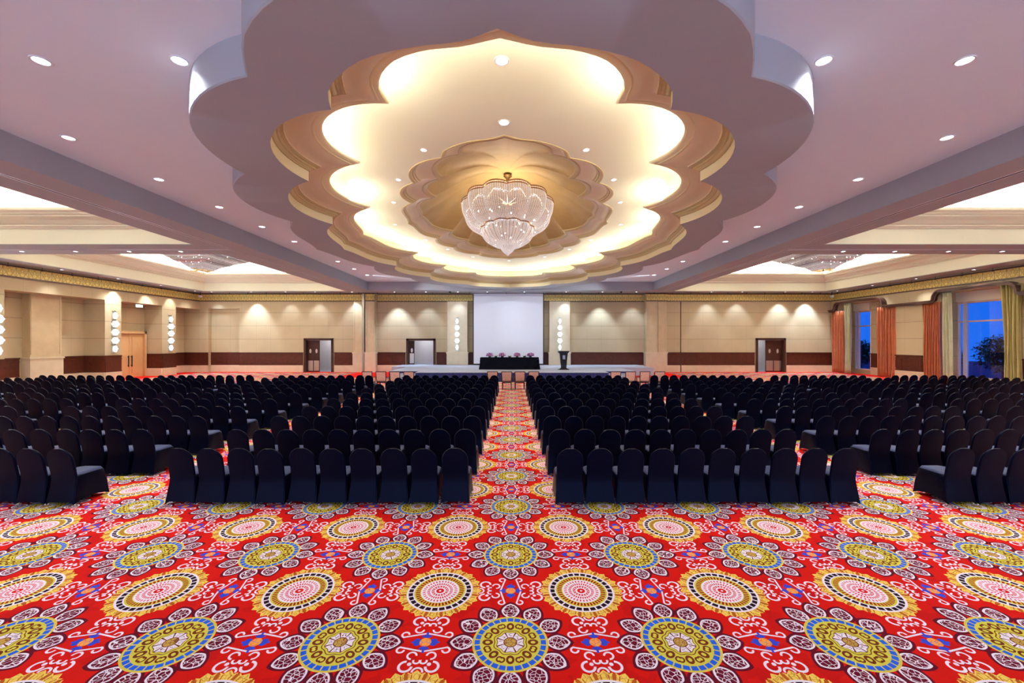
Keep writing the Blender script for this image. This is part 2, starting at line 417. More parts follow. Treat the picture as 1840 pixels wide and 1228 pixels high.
RM2 = outline([(3.74, 0), (3.62, .4), (3.60, .9), (3.52, 1.5), (3.2, 2.05), (2.67, 2.4)], (2.1, 4.2), [(1.27, 6.0), (1.2, 6.35), (.9, 6.62), (.55, 6.75), (.28, 6.8), (0, 6.95)], (.45, .45))
def lerp(A, B, t, z): return [(a[0]+(b[0]-a[0])*t, a[1]+(b[1]-a[1])*t, z) for a, b in zip(A, B)]
def prof(A, B, pts): return [lerp(A, B, t, z) for t, z in pts]
# flat ceiling around the canopy
x0, x1, y0, y1 = -12.3, 12.0, -8.2, 33.6
ringo = []
for (x, y) in OUT:
    dx, dy = x-XC, y-YC
    k = min((x1-XC)/dx if dx > 1e-6 else 1e9, (x0-XC)/dx if dx < -1e-6 else 1e9, (y1-YC)/dy if dy > 1e-6 else 1e9, (y0-YC)/dy if dy < -1e-6 else 1e9)
    ringo.append((XC+dx*k, YC+dy*k, 7.24))
MB().loft([[(x, y, 7.24) for x, y in OUT], ringo]).build('flat_ceiling', M['ceil'], ceil, recalc=False)
c = MB(); c.box(-30, 30, YF-.5, 40, 9.95, 10.05); c.build('roof_deck', M['ceil'], ceil)
# fascia and soffit of the canopy
can = MB(); can.loft([[(x, y, 7.245) for x, y in OUT], [(x, y, 6.60) for x, y in OUT], lerp(OUT, OPN, .02, 6.58), lerp(OUT, OPN, 1, 6.58)])
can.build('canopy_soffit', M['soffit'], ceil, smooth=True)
MB().loft(prof(OPN, LIP, [(0, 6.58), (0, 6.585), (0, 6.83)])).build('canopy_inner_fascia', M['cream'], ceil, smooth=True)
MB().loft(prof(OPN, LIP, [(0, 6.83), (.045, 6.83), (.045, 6.855), (.07, 6.87), (.09, 6.90), (.135, 6.90), (.135, 6.94), (.165, 6.955), (.20, 6.955), (.20, 6.975), (.235, 6.975)])).build('canopy_bead_moulding', M['mould'], ceil, smooth=True)
MB().loft(prof(OPN, LIP, [(.235, 6.975), (.25, 7.01), (.32, 7.045), (.42, 7.065), (.55, 7.085), (.66, 7.115), (.74, 7.15), (.77, 7.17)])).build('canopy_cove', M['tan'], ceil, smooth=True)
MB().loft(prof(OPN, LIP, [(.77, 7.17), (.80, 7.16), (.83, 7.165), (.83, 7.185), (.87, 7.19), (.95, 7.20), (.97, 7.21), (1.0, 7.23), (1.0, 7.27), (.96, 7.27), (.90, 7.22), (.1, 7.22), (.1, 7.80)])).build('canopy_lip', M['cream'], ceil, smooth=True)
MB().loft(prof(OPN, LIP, [(.50, 7.225), (.50, 7.25), (.56, 7.25), (.56, 7.225)])).build('cove_light_strip', M['led'], ceil)
# ivory inner ceiling
NL = 24; NP = len(OPN)
for k in range(NL):
    i = int((k+.5)*NP/NL) % NP; p = Vector((*OPN[i], 0)).lerp(Vector((*LIP[i], 0)), .62); dirv = (Vector((XC, YC+(p.y-YC)*.45, 0))-p).normalized()
    L = bpy.data.lights.new('cove_lamp', 'AREA'); L.shape = 'RECTANGLE'; L.size = 1.6; L.size_y = .07; L.energy = 38; L.color = (1, .95, .80)
    o = bpy.data.objects.new('cove_lamp', L); COL.objects.link(o); o.location = (p.x, p.y, 7.26); o.rotation_euler = (dirv+Vector((0, 0, .20))).to_track_quat('-Z', 'Y').to_euler(); o.parent = ceil
MB().loft([lerp(OPN, LIP, -.02, 7.74), [(x, y, 7.74) for x, y in RM1]]).build('inner_ceiling', M['innerceil'], ceil, recalc=False)
MB().loft(prof(RM1, RM2, [(0, 7.74), (0, 7.72), (.04, 7.715), (.10, 7.74), (.12, 7.78), (.17, 7.78), (.19, 7.83), (.24, 7.84)])).build('rosette_moulding', M['mould'], ceil, smooth=True)
MB().loft(prof(RM1, RM2, [(.24, 7.84), (.30, 7.89), (.45, 7.94), (.65, 7.97), (.80, 7.99)])).build('rosette_cove', M['tan'], ceil, smooth=True)
MB().loft(prof(RM1, RM2, [(.80, 7.99), (.82, 7.98), (.87, 7.985), (.87, 8.01), (.95, 8.02), (1, 8.035), (1, 8.09), (.93, 8.10)])).build('rosette_lip', M['mould'], ceil, smooth=True)
rings = []
CT = [(XC, YC)]*len(RM2)
for k in range(13):
    r = k/12; rings.append(lerp([(a[0]+(b[0]-a[0])*.93, a[1]+(b[1]-a[1])*.93) for a, b in zip(RM1, RM2)], CT, min(r, .985), 8.10+1.80*(math.sin(r*PI/2))**1.1))
MB().loft(rings, cap1=True).build('gold_dome', M['gold_dome'], ceil, smooth=True, recalc=False)

# side coffers
def coffer(xa, xb, ya, yb):
    def rect(d, z): return [(xa+d, ya+d, z), (xb-d, ya+d, z), (xb-d, yb-d, z), (xa+d, yb-d, z)]
    MB().loft([rect(.004, 6.60), rect(.004, 7.22)]).build('coffer_frieze_band', M['coffer_wall'], ceil, recalc=False)
    MB().loft([rect(*p) for p in [(.004, 7.22), (.06, 7.22), (.10, 7.28), (.16, 7.30), (.16, 7.36), (.22, 7.38), (.26, 7.42), (.34, 7.50), (.44, 7.56), (.50, 7.60), (.52, 7.66), (.58, 7.68), (.60, 7.74), (.66, 7.76), (.70, 7.80), (.70, 7.90), (.62, 7.90), (.56, 7.78), (.004, 7.78)]]).build('coffer_cornice', M['coffer_mould'], ceil, recalc=False)
    MB().loft([rect(.004, 7.78), rect(.004, 8.35), rect(.35, 8.6)]).build('coffer_cove_wall', M['white'], ceil, recalc=False)
    q = MB(); r = rect(.3, 8.6); q.quad(*r); q.build('coffer_panel', M['white'], ceil, recalc=False)
    w = xb-xa-1.2; h = yb-ya-1.2; cx = (xa+xb)/2; cy = (ya+yb)/2
    for (x, y, sx, sy) in ((cx, ya+.32, w, .22), (cx, yb-.32, w, .22), (xa+.32, cy, .22, h), (xb-.32, cy, .22, h)):
        L = bpy.data.lights.new('coffer_led', 'AREA'); L.shape = 'RECTANGLE'; L.size = sx; L.size_y = sy; L.energy = COFF*max(sx, sy)/10; L.color = (1, .96, .82)
        o = bpy.data.objects.new('coffer_led', L); COL.objects.link(o); o.location = (x, y, 7.82); o.rotation_euler = (PI, 0, 0); o.parent = ceil
COFF = 420
FRONT_FILL = 620  # energy of the fill lights added outside the unseen near end windows
for xa, xb in ((-24.7, -13.3), (12.95, 25.1)):
    coffer(xa, xb, 19.0, 33.0); coffer(xa, xb, 3.1, 17.1)

# ------------------------------------------------------------------ walls
class WF:
    """wall frame: s along the wall, d out into the room, z up"""
    def __init__(s, kind, plane): s.k = kind; s.p = plane
    def pt(s, a, d, z):
        if s.k == 'back': return (a, s.p-d, z)
        if s.k == 'left': return (s.p+d, a, z)
        return (s.p-d, a, z)
    def box(s, mb, s0, s1, d0, d1, z0, z1):
        a = s.pt(s0, d0, z0); b = s.pt(s1, d1, z1)
        return mb.box(min(a[0], b[0]), max(a[0], b[0]), min(a[1], b[1]), max(a[1], b[1]), z0, z1)
def wainscot(fr, par, s0, s1, d=0, stone=True):
    m = MB(); fr.box(m, s0, s1, d-.02, d+.03, .56, 1.60); fr.box(m, s0, s1, d-.02, d+.07, 1.56, 1.64)
    fr.box(m, s0, s1, d-.02, d+.05, .58, .66); fr.box(m, s0, s1, d-.02, d+.055, 1.38, 1.43)
    n = max(1, round((s1-s0)/1.2)); w = (s1-s0)/n
    for i in range(n):
        a = s0+i*w; fr.box(m, a+.10, a+w-.10, d+.03, d+.045, .76, 1.30)
        fr.box(m, a-.03 if i else a, a+.03, d+.03, d+.05, .66, 1.38)
    m.build('wainscot', M['darkwood'], par)
    if stone:
        m = MB(); fr.box(m, s0, s1, d-.02, d+.06, 0, .57); m.build('stone_base', M['marble_lt'], par)
def frieze(fr, par, s0, s1, d=0, mat='frieze_y'):
    m = MB(); fr.box(m, s0, s1, d-.02, d+.04, 5.95, 6.46); m.build('gilded_frieze', M[mat], par)
    m = MB(); fr.box(m, s0, s1, d-.02, d+.08, 5.88, 5.95); fr.box(m, s0, s1, d-.02, d+.07, 6.46, 6.51); m.build('frieze_rail', M['pelmet'], par)
def pilaster(fr, par, s0, s1, d0, d1, base=True, top=5.88, mat='marble'):
    m = MB(); fr.box(m, s0, s1, d0, d1, 1.66 if base else 0, top)
    w = s1-s0
    fr.box(m, s0+.02, s0+.10, d1, d1+.03, 1.8, top); fr.box(m, s1-.10, s1-.02, d1, d1+.03, 1.8, top)
    m.build('pilaster', M[mat], par)
    if base:
        m = MB(); fr.box(m, s0-.05, s1+.05, d0, d1+.06, 0, 1.56); fr.box(m, s0-.09, s1+.09, d0, d1+.10, 1.56, 1.66)
        m.build('pilaster_base', M['marble_lt'], par)

# left wall
FL = WF('left', XL); wl = struct('wall_left', 'left side wall with deep niches, wooden dado and gilded frieze', 'wall')
m = MB()
for a, b in ((YF, 21.1), (26.3, 27.4), (30.6, 31.85)): FL.box(m, a, b, -1.5, 0, 0, 6.58)
for a, b in ((21.1, 26.3), (27.4, 30.6), (31.85, 34.6)): FL.box(m, a, b, -1.5, 0, 5.22, 6.58)
m.build('wall_face', M['wall_y'], wl)
m = MB(); FL.box(m, YF, 36, -1.7, -1.3, 0, 6.58); m.build('niche_back', M['wall_y'], wl)
for a, b in ((YF, 21.1), (26.3, 27.4), (30.6, 31.85)): wainscot(FL, wl, a, b)
wainscot(FL, wl, 21.1, 22.8, -1.3); wainscot(FL, wl, 24.6, 26.3, -1.3); wainscot(FL, wl, 31.85, 34.6, -1.3)
m = MB()   # dado returning along the niche reveal that faces the hall entrance
for y in (26.3, 30.6):
    m.box(-27.3, -26.0, y-.05, y-.0, .56, 1.60); m.box(-27.3, -25.95, y-.09, y, 1.56, 1.64)
m.build('wainscot', M['darkwood'], wl)
m = MB(); m.box(-27.3, -25.98, 26.22, 26.3, 0, .57); m.box(-27.3, -25.98, 30.52, 30.6, 0, .57); m.build('stone_base', M['marble_lt'], wl)
pilaster(FL, wl, 22.95, 24.55, -1.3, -.85, top=5.22)
frieze(FL, wl, YF, 34.3)
# oak double door in the niche
d1 = struct('door_1', 'tall honey oak double door in a niche of the left wall', 'door')
m = MB(); FL.box(m, 28.0, 28.2, -1.32, -1.05, 0, 3.3); FL.box(m, 30.35, 30.5, -1.32, -1.05, 0, 3.3); FL.box(m, 28.0, 30.5, -1.32, -1.05, 3.12, 3.3); m.build('door_frame', M['oak'], d1)
for a, b, h in ((28.2, 29.27, 29.15), (29.29, 30.35, 29.41)):
    m = MB(); FL.box(m, a, b, -1.3, -1.22, .01, 3.12)
    for z0, z1 in ((.2, .95), (1.05, 1.3), (1.4, 2.95)):
        FL.box(m, a+.14, b-.14, -1.22, -1.205, z0, z1); FL.box(m, a+.20, b-.20, -1.205, -1.19, z0+.06, z1-.06)
    lf = m.build('door_leaf', M['oak'], d1)
    m = MB(); FL.box(m, h-.025, h+.025, -1.15, -1.11, .75, 1.55); FL.box(m, h-.015, h+.015, -1.22, -1.12, .82, .86); FL.box(m, h-.015, h+.015, -1.22, -1.12, 1.44, 1.48); m.build('door_handle', M['darkmetal'], lf)

# right wall
FR = WF('right', XR); wr = struct('wall_right', 'right side wall with curtained window bays and gilded frieze', 'wall')
bays = ((21.75, 25.5), (29.4, 33.5))
m = MB()
for a, b in ((YF, 21.75), (25.5, 29.4), (33.5, 34.6)): FR.box(m, a, b, -1.0, 0, 0, 6.58)
for a, b in bays: FR.box(m, a, b, -1.0, 0, 5.55, 6.58)
m.build('wall_face', M['wall_y'], wr)
m = MB()     # bay back wall around the windows
FR.box(m, 29.2, 31.65, -1.2, -1.0, 0, 5.6); FR.box(m, 33.15, 33.7, -1.2, -1.0, 0, 5.6); FR.box(m, 31.65, 33.15, -1.2, -1.0, 0, .32)
FR.box(m, 21.6, 25.7, -1.2, -1.0, 0, .35); m.build('bay_wall', M['wall_y'], wr)
for a, b in ((YF, 21.75), (25.5, 29.4), (33.5, 34.3)): wainscot(FR, wr, a, b)
wainscot(FR, wr, 29.4, 31.65, -1.0)
frieze(FR, wr, YF, 34.3)
# pelmet sweep
def pelmet():
    z0, z1 = 4.97, 5.60
    P = [(34.2, z0)]
    def up(s, ds):   # S-curve from low to high
        out = []
        for k in range(5): a = k/4*PI/2; out.append((s+ds*.22*math.sin(a), z0+.25*(1-math.cos(a))))
        for k in range(1, 7): a = k/6*PI/2; out.append((s+ds*(.22+.38*(1-math.cos(a))), z0+.25+(z1-z0-.25)*math.sin(a)))
        return out
    P += up(33.75, -1); P += list(reversed(up(29.15, 1))); P += up(25.85, -1); P += list(reversed(up(21.35, 1)))
    P += [(17.5, z0)]; return P
pp = pelmet(); m = MB()
def band(mb, off0, off1, d0, d1):
    R = []
    for i, (s, z) in enumerate(pp):
        a = pp[max(0, i-1)]; b = pp[min(len(pp)-1, i+1)]; t = Vector((b[0]-a[0], b[1]-a[1])).normalized(); n = Vector((t.y, -t.x))
        if n.y < 0 or (abs(n.y) < 1e-3 and False): n = -n
        n = Vector((t[1], -t[0])); n = n if n.y > -1e-6 else -n
        q = lambda o, d: FR.pt(s+n.x*o, d, z+n.y*o)
        R.append([q(off0, d0), q(off0, d1), q(off1, d1), q(off1, d0)])
    mb.loft(R, True, True, True)
band(m, -.02, .05, .25, .31); band(m, .05, .10, .24, .35); band(m, .10, .16, .01, .39)
tag(m.build('curtain_pelmet', M['pelmet']), 'curved walnut pelmet moulding running along the top of the curtains', 'pelmet')
# windows
def window(name, y0, y1, mull, label, par=None):
    w = struct(name, label, 'window')
    m = MB()
    for s in [y0+.04, y1-.04]: FR.box(m, s-.05, s+.05, -1.12, -1.0, .33, 4.98)
    for s in mull: FR.box(m, s-.09, s+.09, -1.13, -.98, .33, 4.98)
    FR.box(m, y0, y1, -1.12, -1.0, .33, .42); m.build('window_frame', M['alu'], w)
    m = MB(); FR.box(m, y0, y1, -1.11, -.99, 3.72, 3.81); FR.box(m, y0, y1, -1.11, -.99, 4.86, 4.97); m.build('transom', M['alu_warm'], w)
    m = MB(); FR.box(m, y0, y1, -1.08, -1.07, .40, 4.9); m.build('window_glass', M['glass'], w)
    m = MB(); FR.box(m, y0, y1, -1.06, -.88, 4.97, 5.55); m.build('blind_box', M['blind'], w)
window('window_1', 21.75, 25.5, [25.1], 'wide window with a pale mullion showing the blue dusk garden')
window('window_2', 31.65, 33.15, [32.85], 'narrow window in the far bay of the right wall')
# curtains
def curtain(name, label, s0, s1, ztop, mat, d=.10, folds=None, taper=0, lean=0, amp=.085):
    n = folds or max(3, int(abs(s1-s0)/.20)); cols = n*12; rows = 14; A = []; B = []
    ph = random.random()*6
    for j in range(rows+1):
        t = j/rows; z = ztop-(ztop-.03)*t; ra = []; rb = []
        squeeze = 1-taper*math.sin(t*PI*.85)
        for i in range(cols+1):
            u = i/cols; s = s0+(s1-s0)*(.5+(u-.5)*squeeze)+lean*t
            sn = math.sin(u*n*2*PI+ph+.5*math.sin(t*3+u*9)); w = amp*(2*abs(sn)**.75*(1 if sn > 0 else -.55)-.3)*.75+.02*math.sin(u*n*5+t*4+ph)
            s += .25*amp*math.sin(t*4+u*14)
            ra.append(FR.pt(s, d+w, z)); rb.append(FR.pt(s, d+w-.012, z))
        A.append(ra); B.append(rb)
    loops = [a+list(reversed(b)) for a, b in zip(A, B)]
    tag(MB().loft(loops, True, True, True).build(name, mat, smooth='full'), label, 'curtain', 'satin curtains on the right wall')
curtain('curtain', 'burnt orange curtain in the far right corner of the hall', 32.78, 34.0, 5.02, M['cur_or'])
curtain('curtain', 'pale sage curtain beside the narrow far window', 32.15, 32.75, 5.58, M['cur_pale'])
curtain('curtain', 'burnt orange curtain between narrow far window and wall panel', 28.5, 29.85, 5.02, M['cur_or'])
curtain('curtain', 'burnt orange curtain left of the wide window', 25.42, 26.5, 5.02, M['cur_or'], folds=8)
curtain('curtain', 'sage green curtain touching the left edge of the wide window', 24.85, 25.38, 5.58, M['cur_pale'], lean=-.1, amp=.04)
curtain('curtain', 'olive gold curtain right of the wide window', 21.35, 22.25, 5.58, M['cur_sg'], folds=5, taper=.25, lean=-.05)
curtain('curtain', 'burnt orange curtain at the right edge of the view', 20.0, 21.28, 4.99, M['cur_or'])

# back wall
FB = WF('back', YB); wb = struct('wall_back', 'far wall with fabric panels, stone pilasters, wooden dado and gilded frieze', 'wall')
DOORS = [(-17.30, -14.88, 0, 2.80), (-8.85, -6.44, .6, 2.78), (20.3, 22.75, 0, 2.82)]
m = MB()
FB.box(m, -27.7, -25.3, -.6, 0, 0, 6.58); FB.box(m, -25.3, -22.7, -.6, -.35, 0, 6.58); FB.box(m, -25.3, -22.7, -.6, 0, 5.28, 6.58)
FB.box(m, -22.7, -17.3, -.6, 0, 0, 6.58); FB.box(m, -17.3, -14.88, -.6, 0, 2.8, 6.58); FB.box(m, -14.88, -11.3, -.6, 0, 0, 6.58)
FB.box(m, -11.36, -8.85, -.6, -.3, 0, 6.58); FB.box(m, -8.85, -6.44, -.6, -.3, 2.78, 6.58); FB.box(m, -8.85, -6.44, -.6, -.3, 0, .6); FB.box(m, -6.44, 11.1, -.6, -.3, 0, 6.58)
FB.box(m, 11.08, 20.3, -.6, 0, 0, 6.58); FB.box(m, 20.3, 22.75, -.6, 0, 2.82, 6.58); FB.box(m, 22.75, 27.7, -.6, 0, 0, 6.58)
m.build('wall_face', M['wall_x'], wb)
for a, b, d in ((-27.3, -25.3, 0), (-25.3, -22.7, -.35), (-22.7, -17.4, 0), (-14.78, -13.2, 0), (12.9, 14.0, 0), (14.1, 20.2, 0), (22.85, 26.6, 0)): wainscot(FB, wb, a, b, d)
for a, b in ((-11.3, -8.95), (-6.34, -5.42), (-3.66, 3.06), (4.86, 11.05)): wainscot(FB, wb, a, b, -.3)
pilaster(FB, wb, -13.16, -12.42, 0, .12); pilaster(FB, wb, -12.12, -11.36, -.3, .25, mat='marble')
pilaster(FB, wb, -5.38, -3.70, -.3, .05, mat='marble_lt'); pilaster(FB, wb, 3.10, 4.82, -.3, .05, mat='marble_lt')
pilaster(FB, wb, 11.10, 12.05, -.3, .22, mat='marble'); pilaster(FB, wb, 12.12, 12.84, -.3, .08)
m = MB(); FB.box(m, -12.38, -12.2, 0, .3, 0, 6.5); m.build('partition_post', M['steel'], wb)
m = MB(); FB.box(m, 14.02, 14.08, 0, .03, 0, 5.9); m.build('partition_joint', M['darkwood'], wb)
frieze(FB, wb, -26, -12.4, 0, 'frieze_x'); frieze(FB, wb, -12.12, -11.36, .25, 'frieze_x'); frieze(FB, wb, -11.36, 11.1, -.3, 'frieze_x'); frieze(FB, wb, 11.1, 12.84, .22, 'frieze_x'); frieze(FB, wb, 12.84, 26.6, 0, 'frieze_x')
for k, (a, b, z0, z1) in enumerate(DOORS):
    q = -.3 if k == 1 else 0
    dr = struct('door_%d' % (k+2), ['dark framed service doorway left of the stage', 'dark framed doorway opening onto the stage', 'dark framed service doorway on the right'][k], 'door')
    m = MB(); FB.box(m, a-.02, a+.16, q-.3, q+.08, z0, z1); FB.box(m, b-.16, b+.02, q-.3, q+.08, z0, z1); FB.box(m, a-.02, b+.02, q-.3, q+.08, z1-.16, z1+.02); m.build('door_frame', M['doorwood'], dr)
    if k == 1: leaves = [(a+.18, a+.60, 1)]
    elif k == 0: leaves = [(a+.17, a+.66, 1), (a+.68, a+1.17, 1)]
    else: leaves = [(b-1.50, b-.86, 1), (b-.84, b-.18, 1)]
    for (u, v, _) in leaves:
        m = MB(); FB.box(m, u, v, q-.26, q-.20, z0+.01, z1-.17); lf = m.build('door_leaf', M['doorwood'], dr)
        cx = (u+v)/2; cz = z0+1.75 if k != 1 else z0+1.2
        m = MB(); m.loft([[FB.pt(cx+r*.09*math.cos(t*PI/10), q-dd, cz+r*.19*math.sin(t*PI/10)) for t in range(20)] for r, dd in ((1, .199), (1, .185), (.8, .185), (.8, .19))], True, False, False)
        m.build('porthole_ring', M['steel'], lf)
        m = MB(); m.loft([[FB.pt(cx+.085*math.cos(t*PI/10), q-dd, cz+.18*math.sin(t*PI/10)) for t in range(20)] for dd in (.195, .188)], True, True, True)
        m.build('porthole_glass', M['sconce_dim'] if 'sconce_dim' in M else M['trimwhite'], lf)
        m = MB(); FB.box(m, u+.03, v-.03, q-.2, q-.19, z0+.1, z0+.95); m.build('kick_plate', M['steel'], lf)
    # service corridor behind
    m = MB(); m.box(a-1.2, b+1.2, YB+2.6, YB+2.7, z0-.02, 3.4); m.box(a-1.2, a-1.1, YB+.6, YB+2.7, z0-.02, 3.4); m.box(b+1.1, b+1.2, YB+.6, YB+2.7, z0-.02, 3.4); m.box(a-1.2, b+1.2, YB+.6, YB+2.7, 3.3, 3.4)
    m.build('corridor_wall', M['corridor'], dr)
    m = MB(); m.box(a-1.1, b+1.1, YB+.3, YB+2.6, z0-.03, z0+.008); m.build('corridor_floor', M['stagecarpet'], dr)
    L = bpy.data.lights.new('corridor_lamp', 'AREA'); L.size = 1.2; L.energy = 28; L.color = (.95, .95, 1)
    o = bpy.data.objects.new('corridor_lamp', L); COL.objects.link(o); o.location = ((a+b)/2, YB+1.5, 3.2); o.parent = dr
# near end of the hall behind the camera: panelled wall, with unseen windows added to light the ceiling
wf = struct('wall_front', 'panelled wall with tall windows at the near end of the hall', 'wall')
WX = (-15, -7.5, 0, 7.5, 15)
m = MB(); m.box(-28, 28, YF-.2, YF, 0, .6); m.box(-28, 28, YF-.2, YF, 5.2, 7.3); e = -28
for c in WX: m.box(e, c-2.5, YF-.2, YF, .6, 5.2); e = c+2.5
m.box(e, 28, YF-.2, YF, .6, 5.2); m.build('wall_face', M['wall_x'], wf)
for k, c in enumerate(WX):
    wn = struct('window_%d' % (k+3), 'tall window in the near end wall', 'window')
    m = MB(); m.box(c-2.5, c+2.5, YF-.15, YF-.05, .6, .7); m.box(c-2.5, c+2.5, YF-.15, YF-.05, 5.1, 5.2); m.box(c-2.5, c+2.5, YF-.15, YF-.05, 3.6, 3.68)
    for q in (-2.45, -.8, .8, 2.45): m.box(c+q-.05, c+q+.05, YF-.15, YF-.05, .6, 5.2)
    m.build('window_frame', M['alu'], wn); m = MB(); m.box(c-2.5, c+2.5, YF-.11, YF-.10, .6, 5.2); m.build('window_glass', M['glass'], wn)
    L = bpy.data.lights.new('window_daylight', 'AREA'); L.shape = 'RECTANGLE'; L.size = 4.8; L.size_y = 4.4; L.energy = FRONT_FILL; L.color = (.80, .87, 1.0)  # added area light behind each unseen window, fills ceiling and chair backs
    o = bpy.data.objects.new('window_daylight', L); COL.objects.link(o); o.location = (c, YF-.3, 2.9); o.rotation_euler = (PI/2+.12, 0, 0); o.parent = wn

# lighting tracks under the soffit
def track(name, label, p0, p1):
    m = MB(); m.tube([p0, p1], .02, 6); t = tag(m.build(name, M['rack']), label, 'lighting track')
    n = int((Vector(p1)-Vector(p0)).length/1.5); pr = None
    for i in range(n):
        p = Vector(p0).lerp(Vector(p1), (i+.5)/n)
        if pr is None:
            m = MB(); m.cyl(0, 0, 0, 6.58-p.z, .012, n=6); m.box(-.03, .03, -.03, .03, -.04, .03); pr = m.build('hanger_rod', M['rack'], t); o = pr
        else: o = pr.copy(); COL.objects.link(o); o.parent = t
        o.location = p
track('lighting_track', 'thin black rail hung above the left wall frieze', (-25.7, 8, 6.42), (-25.7, 34.0, 6.42))
track('lighting_track', 'thin black rail hung above the right wall frieze', (26.3, 8, 6.42), (26.3, 34.0, 6.42))
track('lighting_track', 'thin black rail hung in front of the far wall frieze', (-25.4, 33.72, 6.50), (26.0, 33.72, 6.50))

# ------------------------------------------------------------------ lamps
def spot(x, y, z, e, ang=100, blend=.6, col=(.92, .95, 1), aim=None, r=.08, par=None):
    L = bpy.data.lights.new('downlight_beam', 'SPOT'); L.energy = e; L.spot_size = math.radians(ang); L.spot_blend = blend; L.color = col; L.shadow_soft_size = r
    o = bpy.data.objects.new('downlight_beam', L); COL.objects.link(o)
    if par is not None:
        o.parent = par; o.location = (0, 0, -.03)
    else: o.location = (x, y, z)
    if aim: o.rotation_euler = (Vector(aim)-Vector((x, y, z))).to_track_quat('-Z', 'Y').to_euler()
    return o
def mk_downlight(R):
    t = thing('ceiling_downlight', 'x', 'downlight')
    m = MB(); m.lathe(0, 0, [(R*.80, .002), (R*.82, -.012), (R, -.016), (R*1.04, -.004), (R*1.04, .001)], 24); m.build('trim_ring', M['trimwhite'], t, smooth=True)
    m = MB(); m.lathe(0, 0, [(R*.81, -.004), (R*.5, -.007), (R*.05, -.008)], 24, False, True); m.build('lens', M['lens'], t)
    return t
protoB, protoS = mk_downlight(.135), mk_downlight(.09)
used = set()
def downlight(x, y, z, label, group, e, ang=110, small=False, col=(.9, .94, 1), aim=None, r=.1):
    pr = protoS if small else protoB
    if pr.name not in used: used.add(pr.name); o = pr; o.location = (x, y, z-.001)
    else: o = dup(pr, (x, y, z-.001))
    o['label'] = label; o['group'] = group
    if e:
        L = bpy.data.lights.new('downlight_beam', 'SPOT'); L.energy = e; L.spot_size = math.radians(ang); L.spot_blend = .7; L.color = col; L.shadow_soft_size = r
        s = bpy.data.objects.new('downlight_beam', L); COL.objects.link(s); s.parent = o; s.location = (0, 0, -.04)
        if aim: s.rotation_euler = (Vector(aim)-Vector((x, y, z))).to_track_quat('-Z', 'Y').to_euler()
    return o
EM, EI, EX, EP, EW = 590, 330, 450, 270, 420
ys = [7.0, 9.47, 11.9, 14.35, 16.8, 19.3, 24.1, 26.6, 29.0]
for side, x in (('left', -10.2), ('right', 10.0)):
    for i, y in enumerate(ys):
        st = y > 28
        downlight(x, y, 7.24, 'round downlight in the %s ceiling strip beside the canopy, %s from the camera' % (side, ORD[i]), 'downlights of the flat ceiling', EM*(2.4 if st else 1), 60 if st else 120, aim=(-.3, 34, 3.4) if st else None)
for x, l in ((-7.86, 'second from the left in the nearest row'), (-5.55, 'nearest to the left edge of the canopy'), (5.2, 'nearest to the right edge of the canopy'), (7.55, 'between canopy and right beam in the nearest row')):
    downlight(x, 6.87, 7.24, 'round downlight in the flat ceiling, '+l, 'downlights of the flat ceiling', EM, 120)
ring = [(0, -10.45), (0, -8.3), (-2.2, -6.9), (-3.45, -4.85), (-4.22, -2.7), (-5.0, 0.2), (-4.22, 3.0), (-3.42, 5.1), (-2.2, 7.2), (0, 8.35)]
nm = {0: 'nearest to the camera inside the canopy', 1: 'in front of the gold rosette', 9: 'directly behind the gold rosette'}
for i, (u, v) in enumerate(ring):
    for sg in ((1,) if u == 0 else (1, -1)):
        lab = 'small downlight on the ivory canopy ceiling, ' + (nm[i] if i in nm else '%s from the front along the %s side' % (ORD[i-2], 'left' if sg == 1 else 'right'))
        downlight(XC+u*sg, YC+v, 7.74, lab, 'downlights around the gold rosette', EI*(2.6 if i == 8 else 1), 34 if i == 8 else 100, small=(i > 1), col=(.85, .92, 1) if i == 8 else (1, .97, .92), aim=((-1.0 if sg == 1 else 1.2), 34, 4.6) if i == 8 else None)
for side, sg, off in (('left', -1, .0), ('right', 1, 0)):
    for i, ax in enumerate((14.8, 17.1, 19.5, 21.9)):
        downlight(sg*ax, 18.4, 6.58, 'downlight under the %s cross beam, %s from the centre' % (side, ORD[i]), 'downlights of the cross beams', EX, 120, small=True)
    for i, y in enumerate((20.0, 23.1, 26.4, 29.6, 32.8)):
        x = -25.25 if sg < 0 else 25.9
        downlight(x, y, 6.58, 'downlight in the soffit along the %s wall, %s from the camera' % (side, ORD[i]), 'downlights along the side walls', EP, 90, small=True)
# wall washers, far wall (positions and relative strength follow the scallops on the wall)
bk = [(-24.4, .3), (-21.2, 1.5), (-18.4, .3), (-16.0, .35), (-13.0, .7), (-9.55, 1.6), (-7.0, .6), (-4.4, .3), (-2.0, 0), (1.0, 0), (4.4, .45), (7.35, 1.3), (10.1, .6), (16.2, .45), (18.7, .45), (22.2, 1.1), (24.4, 1.8)]
for i, (x, k) in enumerate(bk):
    lab = 'downlight in the soffit before the far wall, ' + (ORD[i] if i < 15 else ['sixteenth', 'seventeenth'][i-15]) + ' from the left'
    downlight(x, 33.45, 6.58, lab, 'downlights along the far wall', EW*k*1.6, 72, small=True, col=(.58, .76, 1), aim=(x, 34.25, 2.4), r=.03)
for y, k in ((26.85, 1.5), (29.2, .8), (31.3, .8)):   # washers aimed at the left wall piers
    s = spot(-25.3, y, 6.5, EW*k*.8, 60, .7, aim=(-26, y, 4.4), r=.03, par=None); s.parent = wl
